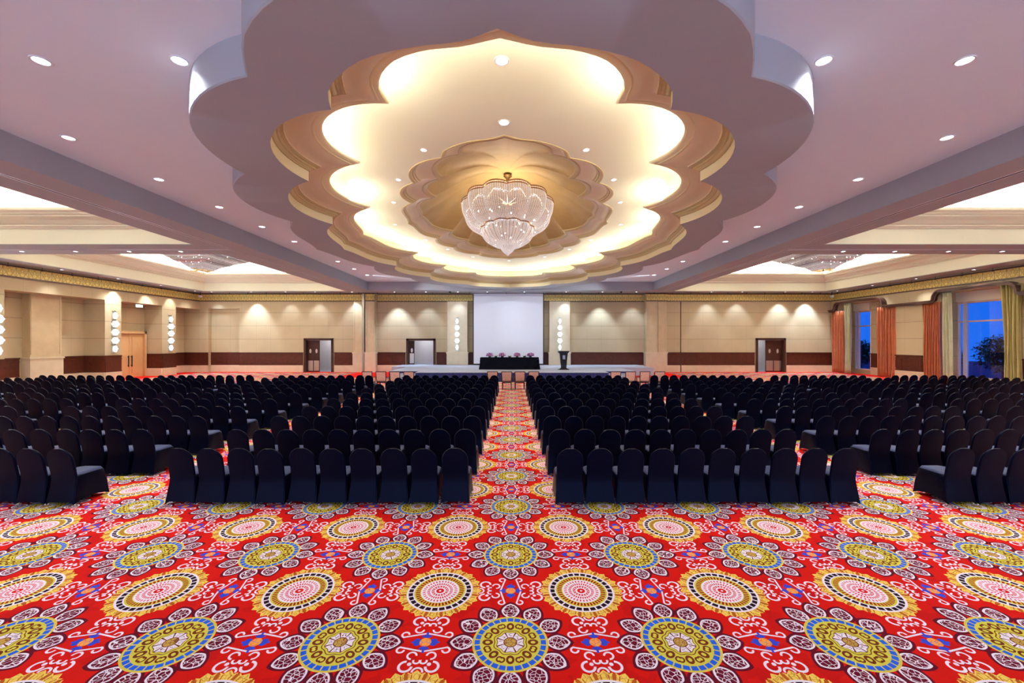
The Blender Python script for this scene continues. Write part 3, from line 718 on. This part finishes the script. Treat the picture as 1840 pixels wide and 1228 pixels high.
# fill spots without fittings, added over the near end and up in the side coffers
for x in (-19, -7.5, 0, 7.5, 19):
    for y in (-4, 1.5):
        s = spot(x, y, 6.5, 130, 130, .8, r=.2); s.parent = ceil
for x in (-22, -17, 17, 22):  # added side fill inside the coffers, no lamp fitting around it
    for y in (5, 10.5, 15, 21.5, 26.5, 31):
        s = spot(x, y, 8.4, 130, 110, .8, r=.2, col=(1, .97, .9)); s.parent = ceil

# wall sconces: stacks of glowing crystal shades on a metal plate
def sconce(label, pos, rz):
    t = thing('wall_sconce', label, 'wall lamp', pos, rz, 'crystal wall sconces')
    m = MB(); m.box(-.09, .09, -.03, 0, -1.40, 1.40); m.build('back_plate', M['steel'], t)
    for k in range(5):
        z = -1.08+k*.54; m = MB(); w = .21 if k in (1, 2, 3) else .14
        m.lathe(0, -.14, [(.04, z-.21), (w*.55, z-.18), (w*.7, z-.09), (w, z), (w*.7, z+.09), (w*.55, z+.18), (.04, z+.21)], 12, True, True)
        s = m.build('crystal_shade', M['sconce'], t)
        m = MB(); m.lathe(0, -.14, [(.06, z+.215), (.06, z+.325)], 10, True, True); m.build('shade_collar', M['steel'], s)
    L = bpy.data.lights.new('sconce_glow', 'AREA'); L.shape = 'RECTANGLE'; L.size = .3; L.size_y = 2.4; L.energy = 110; L.color = (.74, .86, 1)
    o = bpy.data.objects.new('sconce_glow', L); COL.objects.link(o); o.parent = t; o.location = (0, -.36, 0); o.rotation_euler = (-PI/2, 0, 0)
    return t
sconce('crystal sconce on the stone pilaster left of the projection screen', (-4.54, YB-.09, 3.15), 0)
sconce('crystal sconce on the stone pilaster behind the lectern', (3.96, YB-.09, 3.15), 0)
sconce('crystal sconce on the pier just left of the oak door', (XL+.005, 26.85, 3.15), PI/2)
sconce('crystal sconce on the pier just right of the oak door', (XL+.005, 31.25, 3.15), PI/2)
sconce('crystal sconce cut by the left edge of the view', (XL+.005, 20.75, 3.15), PI/2)

# exit sign
t = thing('exit_sign', 'small lit exit sign hanging above the oak door', 'sign', (-26.55, 29.3, 5.22))
m = MB(); m.box(-.03, .03, -.28, .28, -.24, -.04); m.build('sign_box', M['trimwhite'], t)
m = MB(); m.box(.03, .036, -.26, .26, -.225, -.055); m.build('sign_face', M['exitgreen'], t)
m = MB()
def glyph(mb, pat, s0):
    for (a, b, c, d) in pat: mb.box(.036, .04, s0+a, s0+b, -.21+c, -.21+d)
glyph(m, [(0, .02, 0, .14), (.02, .08, 0, .02), (.02, .07, .06, .08), (.02, .08, .12, .14)], -.20)   # E
for k in range(8):                                                                                # X
    y = -.085+k*.0105; z = -.21+k*.0175; m.box(.036, .04, y, y+.018, z, z+.0178); m.box(.036, .04, -.085+(7-k)*.0105, -.067+(7-k)*.0105, z, z+.0178)
glyph(m, [(0, .02, 0, .14)], .035); glyph(m, [(.035, .055, 0, .14), (0, .09, .12, .14)], .085)     # I T
m.build('sign_letters', M['exitletter'], t)
m = MB(); m.cyl(0, 0, -.04, 0, .012, n=6); m.build('hanger', M['darkmetal'], t)

# small ceiling fittings
def seccam(x, y, label):
    t = thing('security_camera', label, 'camera', (x, y, 6.58)); m = MB(); m.lathe(0, 0, [(.09, 0), (.09, -.04), (.06, -.05)], 14, True, True); m.build('mount', M['darkmetal'], t)
    m = MB(); m.lathe(0, 0, [(.062, -.045), (.055, -.08), (.035, -.11), (.005, -.12)], 14, True, True); m.build('dome_lens', M['lectern'], t, smooth=True)
seccam(-5.0, 33.2, 'dark camera dome on the soffit above the stage, left'); seccam(8.8, 33.2, 'dark camera dome on the soffit above the stage, right')
def boxcam(x, y, label):
    t = thing('wall_camera', label, 'camera', (x, y, 6.25)); m = MB(); m.box(-.1, .1, -.1, .1, -.1, .08); m.build('housing', M['trimwhite'], t, bevel=.02); m = MB(); m.box(-.02, .02, -.02, .02, .08, .33); m.build('bracket', M['darkmetal'], t)
boxcam(-25.5, 33.7, 'small pale camera in the far left corner under the soffit'); boxcam(26.1, 33.6, 'small pale camera in the far right corner under the soffit')

# ------------------------------------------------------------------ main chandelier
t = thing('crystal_chandelier', 'huge oval crystal chandelier hanging under the gold rosette', 'chandelier', (XC, YC, 0))
zb = CAMZ
def scal(a, b, n=12, am=.045, N=144):
    P = []
    for i in range(N):
        th = 2*PI*i/N; k = 1-am*1.6+am*1.9*abs(math.sin(th*n/2)); P.append((a*k*math.cos(th), b*k*math.sin(th)))
    return P
P1 = scal(1, 1)
def sring(a, b, z): return [(p[0]*a, p[1]*b, z) for p in P1]
prof1 = [(1.93, 3.05, 5.90), (1.96, 3.05, 5.72), (1.90, 2.92, 5.40), (1.72, 2.6, 5.12), (1.45, 2.2, 4.93), (1.12, 1.78, 4.84)]
def smoothprof(p, n):
    out = []
    for i in range(n+1):
        s = i/n*(len(p)-1); k = min(int(s), len(p)-2); f = s-k; g = lambda j: p[max(0, min(len(p)-1, j))]
        out.append(tuple(.5*((2*g(k)[q])+(g(k+1)[q]-g(k-1)[q])*f+(2*g(k-1)[q]-5*g(k)[q]+4*g(k+1)[q]-g(k+2)[q])*f*f+(3*g(k)[q]-g(k-1)[q]-3*g(k+1)[q]+g(k+2)[q])*f**3) for q in range(3)))
    return out
def tier(prof, ringsn, beadr, name_s, name_v, strands):
    sp = smoothprof(prof, ringsn); rng = random.Random(3)
    m = MB(); m.loft([sring(a*.97, b*.97, zb+z) for a, b, z in sp]); m.build(name_v, M['crystal_veil'], t, smooth='full', recalc=False)
    m = MB(); nb = 34; spb = smoothprof(prof, nb)
    for i in range(strands):
        q = P1[int(i*144/strands) % 144]
        for a, b, z in spb: m.octa(q[0]*a, q[1]*b, zb+z, beadr*rng.uniform(.8, 1.3), beadr*1.3)
    m.build(name_s, M['crystal'], t, recalc=False)
tier(prof1, 16, .017, 'crystal_strands', 'crystal_veil', 144)
tier([(1.14, 1.84, 4.86), (1.13, 1.78, 4.70), (.95, 1.48, 4.44), (.62, .98, 4.24), (.32, .57, 4.14)], 10, .014, 'crystal_strands', 'crystal_veil', 96)
tier([(.32, .56, 4.20), (.30, .50, 4.08), (.20, .32, 3.94), (.06, .1, 3.82)], 8, .012, 'crystal_strands', 'crystal_veil', 48)
m = MB(); m.lathe(0, 0, [(.005, zb+3.74), (.05, zb+3.78), (.07, zb+3.83), (.02, zb+3.88)], 12, True, True); m.build('crystal_finial', M['crystal'], t)
def hoop(a, b, z, r, name='brass_rim'):
    pts = [(p[0]*a, p[1]*b, zb+z) for p in P1]; pts.append(pts[0]); MB().tube(pts, r, 6).build(name, M['brass'], t, smooth=True)
hoop(1.95, 3.08, 5.92, .022); hoop(1.97, 3.10, 5.82, .022); hoop(1.17, 1.90, 4.86, .035); hoop(.34, .58, 4.21, .015)
m = MB(); m.lathe(0, 0, [(.02, zb+7.32), (.17, zb+7.30), (.19, zb+7.24), (.10, zb+7.16), (.06, zb+7.05), (.05, zb+6.9)], 20, False, True); m.build('ceiling_canopy', M['oldbrass'], t, smooth=True)
m = MB(); m.cyl(0, 0, zb+5.85, zb+7.0, .03); m.build('suspension_rod', M['brass'], t)
m = MB()
for k in range(12):
    a = 2*PI*k/12; m.tube([(0, 0, zb+6.0), (math.cos(a)*1.8, math.sin(a)*2.85, zb+5.9)], .012, 5)
m.build('brass_spoke', M['brass'], t)
m = MB(); rng = random.Random(5)
for k in range(26):
    a = 2*PI*k/26; rr = rng.uniform(.5, .85); z = rng.uniform(4.8, 5.5); m.octa(math.cos(a)*1.6*rr, math.sin(a)*2.5*rr, zb+z, .028, .04)
m.build('bulb', M['bulb'], t)
for (x, y, z, e) in ((0, 0, 6.15, 150), (0, -1.4, 5.3, 16), (0, 1.4, 5.3, 16), (0, 0, 4.7, 8)):
    L = bpy.data.lights.new('chandelier_glow', 'POINT'); L.energy = e; L.color = (1, .86, .66); L.shadow_soft_size = .35
    o = bpy.data.objects.new('chandelier_glow', L); COL.objects.link(o); o.parent = t; o.location = (x, y, zb+z)

# side chandeliers: stepped inverted pyramids of crystal with gold fringe
def side_ch(x, label):
    t = thing('coffer_chandelier', label, 'chandelier', (x, 25.5, 0), 0, 'stepped crystal chandeliers in the side coffers')
    T = [(2.0, 2.5, 5.62), (1.7, 2.1, 5.40), (1.15, 1.35, 5.02), (.60, .66, 4.66), (.34, .50, 4.46)]
    def rr(a, b, z, n=10):
        P = []
        for k in range(n): P.append((-a+2*a*k/n, -b, z))
        for k in range(n): P.append((a, -b+2*b*k/n, z))
        for k in range(n): P.append((a-2*a*k/n, b, z))
        for k in range(n): P.append((-a, b-2*b*k/n, z))
        return P
    for (a, b, z), (a2, b2, z2) in zip(T, T[1:]):
        m = MB(); m.loft([rr(a, b, zb+z), rr((a*.6+a2*.4), (b*.6+b2*.4), zb+z*.45+z2*.55), rr(a2, b2, zb+z2)]); m.build('crystal_tier', M['crystal_side'], t, recalc=False)
        m = MB(); rg = random.Random(int(a*100))
        N = max(12, int(a*26))
        for i in range(N):
            for (ex, ey) in ((-a+2*a*(i+.5)/N, -b), (-a+2*a*(i+.5)/N, b), (-a, -b+2*b*(i+.5)/N), (a, -b+2*b*(i+.5)/N)):
                for q in range(6):
                    f = (q+.5)/6; k = (1-f)+f*a2/a; kb = (1-f)+f*b2/b
                    m.octa(ex*k, ey*kb, zb+z+(z2-z)*f-.02, .028*rg.uniform(.7, 1.3), .05)
        m.build('crystal_drops', M['crystal'], t, recalc=False)
    for (a, b, z) in T[:-1]+[T[-1]]:
        m = MB(); pts = [(-a, -b, zb+z), (a, -b, zb+z), (a, b, zb+z), (-a, b, zb+z), (-a, -b, zb+z)]
        for p, q in zip(pts, pts[1:]): m.tube([p, q], .035, 5)
        m.build('gold_frame', M['oldbrass'], t)
    m = MB()
    for k in range(11):
        for (ex, ey) in ((-.34+.68*k/10, -.5), (-.34+.68*k/10, .5), (-.34, -.5+k/10), (.34, -.5+k/10)): m.cyl(ex, ey, zb+4.26, zb+4.45, .016, n=5)
    m.build('gold_fringe', M['brass'], t)
    m = MB()
    for sx in (-1, 1):
        for sy in (-1, 1): m.cyl(sx*1.2, sy*1.5, zb+5.5, 8.6, .015, n=6)
    m.build('suspension_rod', M['brass'], t)
    m = MB(); rg = random.Random(9)
    for k in range(44):
        f = rg.random(); a = .6+f*1.2; b = .7+f*1.5; e = rg.choice((0, 1, 2, 3)); v = rg.uniform(-1, 1)
        m.octa([a*v, a*v, -a, a][e], [-b, b, b*v, b*v][e], zb+4.66+f*.72, .016)
    m.build('bulb', M['bulb'], t)  # glowing specks on the tiers stand in for crystal sparkle
side_ch(-19.15, 'stepped crystal chandelier in the left ceiling coffer'); side_ch(19.25, 'stepped crystal chandelier in the right ceiling coffer')

# ------------------------------------------------------------------ stage
t = thing('stage', 'low grey carpeted stage with navy skirting in front of screen', 'stage')
m = MB(); m.box(-8.1, 8.1, 27.2, 34.1, 0.02, .6); m.box(-6.1, 6.1, 26.0, 27.2, .02, .6); m.build('platform', M['stagecarpet'], t)
m = MB(); m.box(8.1, 10.5, 30.5, 34.1, .02, .6); m.box(-9.2, -8.1, 31.5, 34.1, .02, .6); m.build('platform_extension', M['stagecarpet'], t)
pts0 = []
def skirt(x0, y0, x1, y1):
    L = math.hypot(x1-x0, y1-y0); n = int(L/.05); nx, ny = (y1-y0)/L, -(x1-x0)/L; a = []; b = []
    for i in range(n+1):
        u = i/n; w = .012*math.sin(i*1.57)+.025; x = x0+(x1-x0)*u+nx*w; y = y0+(y1-y0)*u+ny*w; a.append((x, y, .0)); b.append((x, y, .57))
    m = MB(); m.loft([a, b], False); m.build('skirting', M['navycloth'], t, recalc=False)
skirt(-6.1, 26.0, 6.1, 26.0); skirt(-8.1, 27.2, -6.15, 27.2); skirt(6.15, 27.2, 8.1, 27.2); skirt(-8.1, 31.5, -8.1, 27.2); skirt(8.1, 27.2, 8.1, 30.5)
for x, l in ((-7.0, 'pale step unit at the left end of the stage front'), (7.0, 'pale step unit at the right end of the stage front')):
    s = thing('stage_steps', l, 'steps', (x, 26.6, 0), 0, 'steps up to the stage')
    for k in range(3):
        m = MB(); m.box(-.75, .75, -.45+k*.33, -.12+k*.33, 0, .15*(k+1)); m.build('step', M['stagecarpet'], s)
m = MB(); m.box(-9.2, -5.5, 34.12, 34.53, .3, .598); m.box(-3.6, 3.0, 34.12, 34.53, .3, .598); m.box(4.95, 10.5, 34.12, 34.53, .3, .598); m.build('stage_infill', M['stagecarpet'], wb)
# projection screen
t = thing('projection_screen', 'large white projection screen lowered behind the table', 'screen', (-.30, 33.98, 0))
m = MB(); m.box(-2.86, 2.86, -.012, .012, .72, 6.50); m.build('screen_surface', M['screen'], t)
m = MB(); m.box(-2.93, -2.86, -.016, .016, .66, 6.5); m.box(2.86, 2.93, -.016, .016, .66, 6.5); m.box(-2.93, 2.93, -.03, .03, .62, .72); m.build('black_border', M['screenedge'], t)
m = MB(); m.box(-3.0, 3.0, -.08, .1, 6.48, 6.575); m.build('screen_casing', M['trimwhite'], t)
# head table
t = thing('head_table', 'long head table covered to the floor in black cloth on the stage', 'table', (-.17, 28.95, .6))
m = MB(); m.box(-2.0, 2.0, -.34, .34, .70, .80)
for sx in (-1.85, 1.85):
    for sy in (-.28, .28): m.box(sx-.03, sx+.03, sy-.03, sy+.03, 0, .7)
m.build('table_frame', M['darkmetal'], t)
def rrect(a, b, z, wob=0, n=24):
    P = []
    for sx, sy, ex, ey, L in ((-a, -b, a, -b, 2*a), (a, -b, a, b, 2*b), (a, b, -a, b, 2*a), (-a, b, -a, -b, 2*b)):
        k = max(4, int(L*12))
        for i in range(k):
            u = i/k; w = wob*math.sin(i*1.1+z*3)*min(1, i/2); nx, ny = (ey-sy)/L, -(ex-sx)/L
            P.append((sx+(ex-sx)*u+nx*w, sy+(ey-sy)*u+ny*w, z))
    return P
m = MB(); m.loft([rrect(2.03, .36, .835), rrect(2.05, .38, .825, .0), rrect(2.07, .39, .5, .012), rrect(2.13, .42, .01, .02)], True, True, False); m.build('tablecloth', M['blackcloth'], t, smooth=True)
# flowers
M['pink'] = plain('pink_orchid_petals', (.80, .34, .68), .6, var=.25, nscale=25); M['pinkdk'] = plain('violet_petals', (.50, .12, .50), .6, var=.3, nscale=25)
M['green'] = plain('green_stems', (.03, .12, .03), .6, var=.3, nscale=9); M['wpetal'] = plain('white_petals', (.8, .78, .7), .6)
def bouquet(x, label, cols, n, w, h, name='flower_arrangement'):
    t = thing(name, label, 'flowers', (x, 28.78, 1.436), 0, 'flowers on the head table'); rg = random.Random(int(x*100)+500)
    m = MB(); m.lathe(0, 0, [(.07, 0), (.10, .05), (.09, .09)], 12, True, True); m.build('bowl', M['darkmetal'], t)
    m = MB()
    for k in range(16):
        a = rg.uniform(0, 2*PI); r = rg.uniform(.3, 1)*w; p = (math.cos(a)*r, math.sin(a)*.1, .06+rg.uniform(.0, .5)*h); q = (p[0]*1.25, p[1]*1.3, p[2]+.02)
        m.tube([(0, 0, .06), p], .005, 4); m.loft([[(p[0]-.02, p[1], p[2]), (p[0], p[1]-.02, p[2]+.01), (p[0]+.02, p[1], p[2])], [(q[0]-.005, q[1], q[2]), (q[0], q[1], q[2]+.01), (q[0]+.005, q[1], q[2])]], True, True, True)
    m.build('leaves', M['green'], t)
    for cn, cm in cols:
        m = MB()
        for k in range(n):
            X = rg.uniform(-w, w); Yy = rg.uniform(-.09, .09); Zz = .08+rg.uniform(.1, 1)*h*(1-.35*(X/w)**2)
            for p in range(5):
                a = 2*PI*p/5+rg.random(); m.octa(X+.022*math.cos(a), Yy-.01, Zz+.022*math.sin(a), .02, .017)
        m.build(cn, M[cm], t)
for i, (px_, l) in enumerate(((-1.56, 'pink orchid bunch at the left end of the head table'), (-.68, 'pink orchid bunch left of the middle of the table'), (.36, 'pink orchid bunch right of the middle of the table'), (1.30, 'pink orchid bunch at the right end of the head table'))):
    bouquet(px_, l, (('pink_blossoms', 'pink'), ('violet_blossoms', 'pinkdk')), 34, .23, .24)
for px_, l in ((-1.13, 'low green foliage with pale buds between the two left orchid bunches'), (-.16, 'low green foliage with pale buds at the table centre'), (.88, 'low green foliage with pale buds between the two right orchid bunches')):
    bouquet(px_, l, (('white_blossoms', 'wpetal'),), 7, .13, .09, 'foliage_arrangement')
# lectern
t = thing('lectern', 'black tapered lectern with a small plaque at the right of the stage', 'lectern', (3.58, 28.6, .6))
m = MB(); m.hexa([(-.38, -.28, 0), (.38, -.28, 0), (.38, .28, 0), (-.38, .28, 0)], [(-.34, -.24, .05), (.34, -.24, .05), (.34, .24, .05), (-.34, .24, .05)]); m.hexa([(-.30, -.2, .05), (.30, -.2, .05), (.30, .2, .05), (-.30, .2, .05)], [(-.19, -.14, .12), (.19, -.14, .12), (.19, .14, .12), (-.19, .14, .12)]); m.build('base', M['lectern'], t)
m = MB(); m.hexa([(-.18, -.14, .11), (.18, -.14, .11), (.18, .14, .11), (-.18, .14, .11)], [(-.27, -.2, 1.15), (.27, -.2, 1.15), (.27, .2, 1.15), (-.27, .2, 1.15)]); m.build('column', M['lectern'], t)
m = MB(); m.hexa([(-.30, -.22, 1.15), (.30, -.22, 1.15), (.30, .25, 1.12), (-.30, .25, 1.12)], [(-.40, -.28, 1.30), (.40, -.28, 1.30), (.40, .28, 1.22), (-.40, .28, 1.22)]); m.build('reading_top', M['lectern'], t)
m = MB(); m.hexa([(-.09, -.205, .72), (.09, -.205, .72), (.09, -.18, .72), (-.09, -.18, .72)], [(-.09, -.225, 1.0), (.09, -.225, 1.0), (.09, -.2, 1.0), (-.09, -.2, 1.0)]); pl = m.build('plaque', M['plaque'], t)

# ------------------------------------------------------------------ armchairs in front of the stage
def make_arm():
    t = thing('armchair', 'x', 'chair', group='woven back armchairs before the stage')
    def bar(mb, a, b, r=.022):
        a = Vector(a); b = Vector(b); mb.tube([a, b], r, 4)
    m = MB(); m.hexa([(-.23, .0, .46), (.23, .0, .46), (.23, .035, .46), (-.23, .035, .46)], [(-.245, -.08, .93), (.245, -.08, .93), (.245, -.045, .93), (-.245, -.045, .93)]); m.build('woven_back', M['weave'], t)
    m = MB(); bar(m, (-.245, .01, .42), (-.262, -.075, .965), .024); bar(m, (.245, .01, .42), (.262, -.075, .965), .024); bar(m, (-.262, -.07, .955), (.262, -.07, .955), .02); bar(m, (-.245, .01, .44), (.245, .01, .44), .02); m.build('back_frame', M['doorwood'], t)
    m = MB(); m.box(-.25, .25, .04, .52, .40, .48); m.build('seat', M['weave'], t, bevel=.02)
    m = MB(); m.box(-.255, .255, .03, .525, .35, .40); m.build('seat_frame', M['doorwood'], t)
    for sx in (-1, 1):
        m = MB(); bar(m, (sx*.275, -.01, .66), (sx*.285, .42, .64), .02); bar(m, (sx*.285, .42, .64), (sx*.26, .46, .38), .018); m.build('armrest', M['doorwood'], t)
        for y in (.02, .49): m = MB(); m.hexa([(sx*.235-.018, y-.018, 0), (sx*.235+.018, y-.018, 0), (sx*.235+.018, y+.018, 0), (sx*.235-.018, y+.018, 0)], [(sx*.235-.024, y-.022, .36), (sx*.235+.024, y-.022, .36), (sx*.235+.024, y+.022, .36), (sx*.235-.024, y+.022, .36)]); m.build('leg', M['doorwood'], t)
    return t
arm = make_arm(); first = True
for nmx, xs in (('left group before the stage', (-7.65, -6.92, -6.19, -5.45)), ('centre group at the aisle end', (-1.03, -.28, .42, 1.15)), ('right group before the stage', (5.48, 6.26, 7.02, 7.8))):
    for i, x in enumerate(xs):
        lab = 'dark framed woven armchair, %s from left in the %s' % (ORD[i], nmx)
        o = arm if first else dup(arm, (0, 0, 0)); first = False
        o.location = (x, 21.8, 0); o.rotation_euler = (0, 0, random.uniform(-.04, .04)); o['label'] = lab

# ------------------------------------------------------------------ covered banquet chairs
def chair_parts(n, lean=1):
    """n = points round the skirt per side; returns MBs of backrest, seat, skirt"""
    bk = MB(); rings = []
    zs = [.05, .14, .24, .33, .40, .50, .60, .68, .72, .76, .80, .83, .86, .88, .893] if n > 3 else [.06, .25, .42, .60, .72, .80, .86, .893]
    for z in zs:
        w = .208-.006*(.72-z)/.3 if z <= .70 else .208*math.sqrt(max(0, 1-((z-.70)/.20)**2))
        if z < .42: w = .205+.022*((.42-z)/.42)**1.4
        w = max(w, .012); yb = .034-.10*(z-.42)/.48 if z >= .42 else .034-.058*((.42-z)/.42)**1.25; th = .055 if z < .8 else .05-.02*(z-.8)/.09
        if z < .42: th = .05
        f = .62; r = []
        for (a, b) in ((-1, 0), (-.94, -.38), (-.55, -.5), (0, -.54), (.55, -.5), (.94, -.38), (1, 0), (.94, .38), (.55, .5), (0, .5), (-.55, .5), (-.94, .38)): r.append((a*w, yb+th/2+b*th, z))
        rings.append(r)
    bk.loft(rings, True, True, True)
    sk = MB(); R = []
    def side(a, x0, x1, y0, y1, z, hem, pinch):
        P = []
        cs = [(x0, y0), (x1, y0), (x1, y1), (x0, y1)]
        for k in range(4):
            p = Vector(cs[k]); q = Vector(cs[(k+1) % 4]); d = (q-p).normalized(); nn = Vector((d.y, -d.x))
            for i in range(n):
                u = i/n; ar = math.sin(u*PI); c = p.lerp(q, u)-nn*pinch*ar
                if i == 0:
                    ctr = Vector(((x0+x1)/2, (y0+y1)/2)); c = c+(ctr-c).normalized()*a
                P.append((c.x, c.y, z+hem*ar**.6))
        return P
    R = [side(.008, -.233, .233, -.02, .545, .012, .058, .022), side(.012, -.230, .230, -.005, .538, .10, .03, .018), side(.02, -.224, .224, .018, .525, .26, 0, .008), side(.03, -.214, .214, .034, .515, .38, 0, .0), side(.035, -.212, .212, .036, .51, .43, 0, 0), side(.04, -.20, .20, .06, .495, .452, 0, 0)]
    sk.loft(R)
    st = MB(); st.loft([side(.04, -.207, .207, .055, .503, .444, 0, 0), side(.045, -.195, .195, .07, .485, .468, 0, -.002), side(.07, -.13, .13, .13, .40, .478, 0, 0)], True, False, True)
    return bk, st, sk
bk_, st_, sk_ = chair_parts(6)
cov = thing('banquet_chair', 'x', 'chair', group='navy covered banquet chairs in rows')
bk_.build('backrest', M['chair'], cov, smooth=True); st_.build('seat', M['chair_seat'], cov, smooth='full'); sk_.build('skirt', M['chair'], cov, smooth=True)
legs = []
covleg = dup(cov, (0, 0, 0))
for sx in (-1, 1):
    for y in (.005, .52):
        m = MB(); m.tube([(sx*.214, y+(.012 if y < .1 else -.012), .001), (sx*.185, .07 if y < .1 else .47, .30)], .010, 8); m.build('leg', M['legmetal'], covleg)
BX = [.90, 7.02, 12.95, 18.85]; PITCH = .478; rows = [6.42+1.388*k for k in range(11)]
BN = [('left centre block', 'centre aisle'), ('left middle block', 'its inner aisle'), ('left outer block', 'its inner aisle'), ('far left block', 'its inner aisle')]
cands = []; rest = []
for r, D in enumerate(rows):
    for sg in (-1, 1):
        for bi in range(4):
            for c in range(10):
                X = sg*(BX[bi]+c*PITCH)
                if sg < 0 and bi == 0: X = -(.89+c*PITCH)
                if abs(X)-.25 > 1.243*(D+.5)+.1: continue
                cands.append((D, abs(X), X, r, sg, bi, c))
cands.sort(key=lambda k: (k[3], k[1]))
f1 = f2 = True; RN = ['nearest', 'second', 'third', 'fourth', 'fifth', 'sixth', 'seventh', 'eighth']
for (D, ax, X, r, sg, bi, c) in cands[:300]:
    nmb, ais = BN[bi]
    if sg > 0: nmb = nmb.replace('left', 'right')
    lab = 'navy covered banquet chair, %s row of the %s, %s from %s' % (RN[r], nmb, ORD[c], ais)
    loc = (X+random.uniform(-.004, .004), D+random.uniform(-.025, .025), 0); rz = random.uniform(-.012, .012)
    if bi > 0: rz += sg*.015
    if r < 2:
        o = covleg if f1 else dup(covleg, loc); f1 = False
    else:
        o = cov if f2 else dup(cov, loc); f2 = False
    o.location = loc; o.rotation_euler = (0, 0, rz); o['label'] = lab
# the distant remainder as one mass
b3, s3, k3 = chair_parts(3)
far = MB(); farseat = MB()
for (D, ax, X, r, sg, bi, c) in cands[300:]:
    ox, oy = X+random.uniform(-.02, .02), D+random.uniform(-.03, .03); dz = random.uniform(-.006, .006)
    for src in (b3, k3):
        n = len(far.v); far.v += [(x+ox, y+oy, z+(dz if z > .1 else 0)) for x, y, z in src.v]; far.f += [tuple(i+n for i in f) for f in src.f]
    n = len(farseat.v); farseat.v += [(x+ox, y+oy, z) for x, y, z in s3.v]; farseat.f += [tuple(i+n for i in f) for f in s3.f]
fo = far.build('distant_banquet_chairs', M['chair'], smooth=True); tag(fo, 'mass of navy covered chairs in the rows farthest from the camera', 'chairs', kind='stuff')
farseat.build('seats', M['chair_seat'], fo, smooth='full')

# ------------------------------------------------------------------ outside the windows
m = MB(); m.box(27.9, 60, 5, 60, -.2, -.02); tag(m.build('garden_ground', M['ground']), 'dark paved ground outside the windows', 'ground', kind='structure')
def shrub(x, y, h, w, label, seed):
    t = thing('garden_shrub', label, 'shrub', (x, y, -.02)); rg = random.Random(seed)
    m = MB(); m.tube([(0, 0, 0), (.05, .03, h*.4), (-.04, 0, h*.75)], .05, 6)
    for k in range(7):
        a = rg.uniform(0, 6.28); m.tube([(0, 0, h*.3), (math.cos(a)*w*.5, math.sin(a)*w*.5, h*.75)], .02, 4)
    m.build('branches', M['bark'], t); m = MB()
    for k in range(2400):
        a = rg.uniform(0, 2*PI); b = rg.uniform(-1, 1); r = rg.random()**.4
        p = Vector((math.cos(a)*math.sqrt(1-b*b)*w*r, math.sin(a)*math.sqrt(1-b*b)*w*r, h*.62+b*h*.42*r)); d = Vector((rg.uniform(-1, 1), rg.uniform(-1, 1), rg.uniform(-.9, .3))).normalized()
        s = d.cross(Vector((rg.uniform(-1, 1), .3, 1))).normalized()*.04; L = rg.uniform(.20, .40)
        m.quad(tuple(p-s*.3), tuple(p+d*L*.5-s), tuple(p+d*L), tuple(p+d*L*.5+s))
    m.build('foliage', M['leafd'], t, recalc=False)
shrub(30.6, 29.2, 2.4, 1.0, 'leafy shrub outside the wide window, left of its pane centre', 1)
shrub(31.7, 26.6, 2.9, 1.3, 'tall leafy shrub outside the wide window, filling its right half', 2)
shrub(31.8, 37.5, 2.6, 1.1, 'shrub outside seen low through the narrow far window', 3)

# ------------------------------------------------------------------ world, camera, render look
w = bpy.data.worlds.new('dusk'); sc.world = w; w.use_nodes = True; nt = w.node_tree; bg = nt.nodes['Background']
tc = nt.nodes.new('ShaderNodeTexCoord'); sp = nt.nodes.new('ShaderNodeSeparateXYZ'); nt.links.new(tc.outputs['Generated'], sp.inputs[0])
cr = nt.nodes.new('ShaderNodeValToRGB'); nt.links.new(sp.outputs[2], cr.inputs[0])
cr.color_ramp.elements[0].color = (.014, .17, .84, 1); cr.color_ramp.elements[1].color = (.008, .07, .60, 1); cr.color_ramp.elements[1].position = .5
nt.links.new(cr.outputs[0], bg.inputs[0]); bg.inputs[1].default_value = 1.15
cam = bpy.data.cameras.new('camera'); cam.sensor_width = 36; cam.lens = 740/1840*36; cam.clip_start = .05; cam.clip_end = 200
co = bpy.data.objects.new('camera', cam); COL.objects.link(co); co.location = (0, 0, CAMZ); co.rotation_euler = (PI/2, 0, 0); sc.camera = co
sc.view_settings.view_transform = 'Standard'; sc.view_settings.look = 'None'; sc.view_settings.gamma = 1; sc.view_settings.use_curve_mapping = False
sc.view_settings.exposure = 0.0
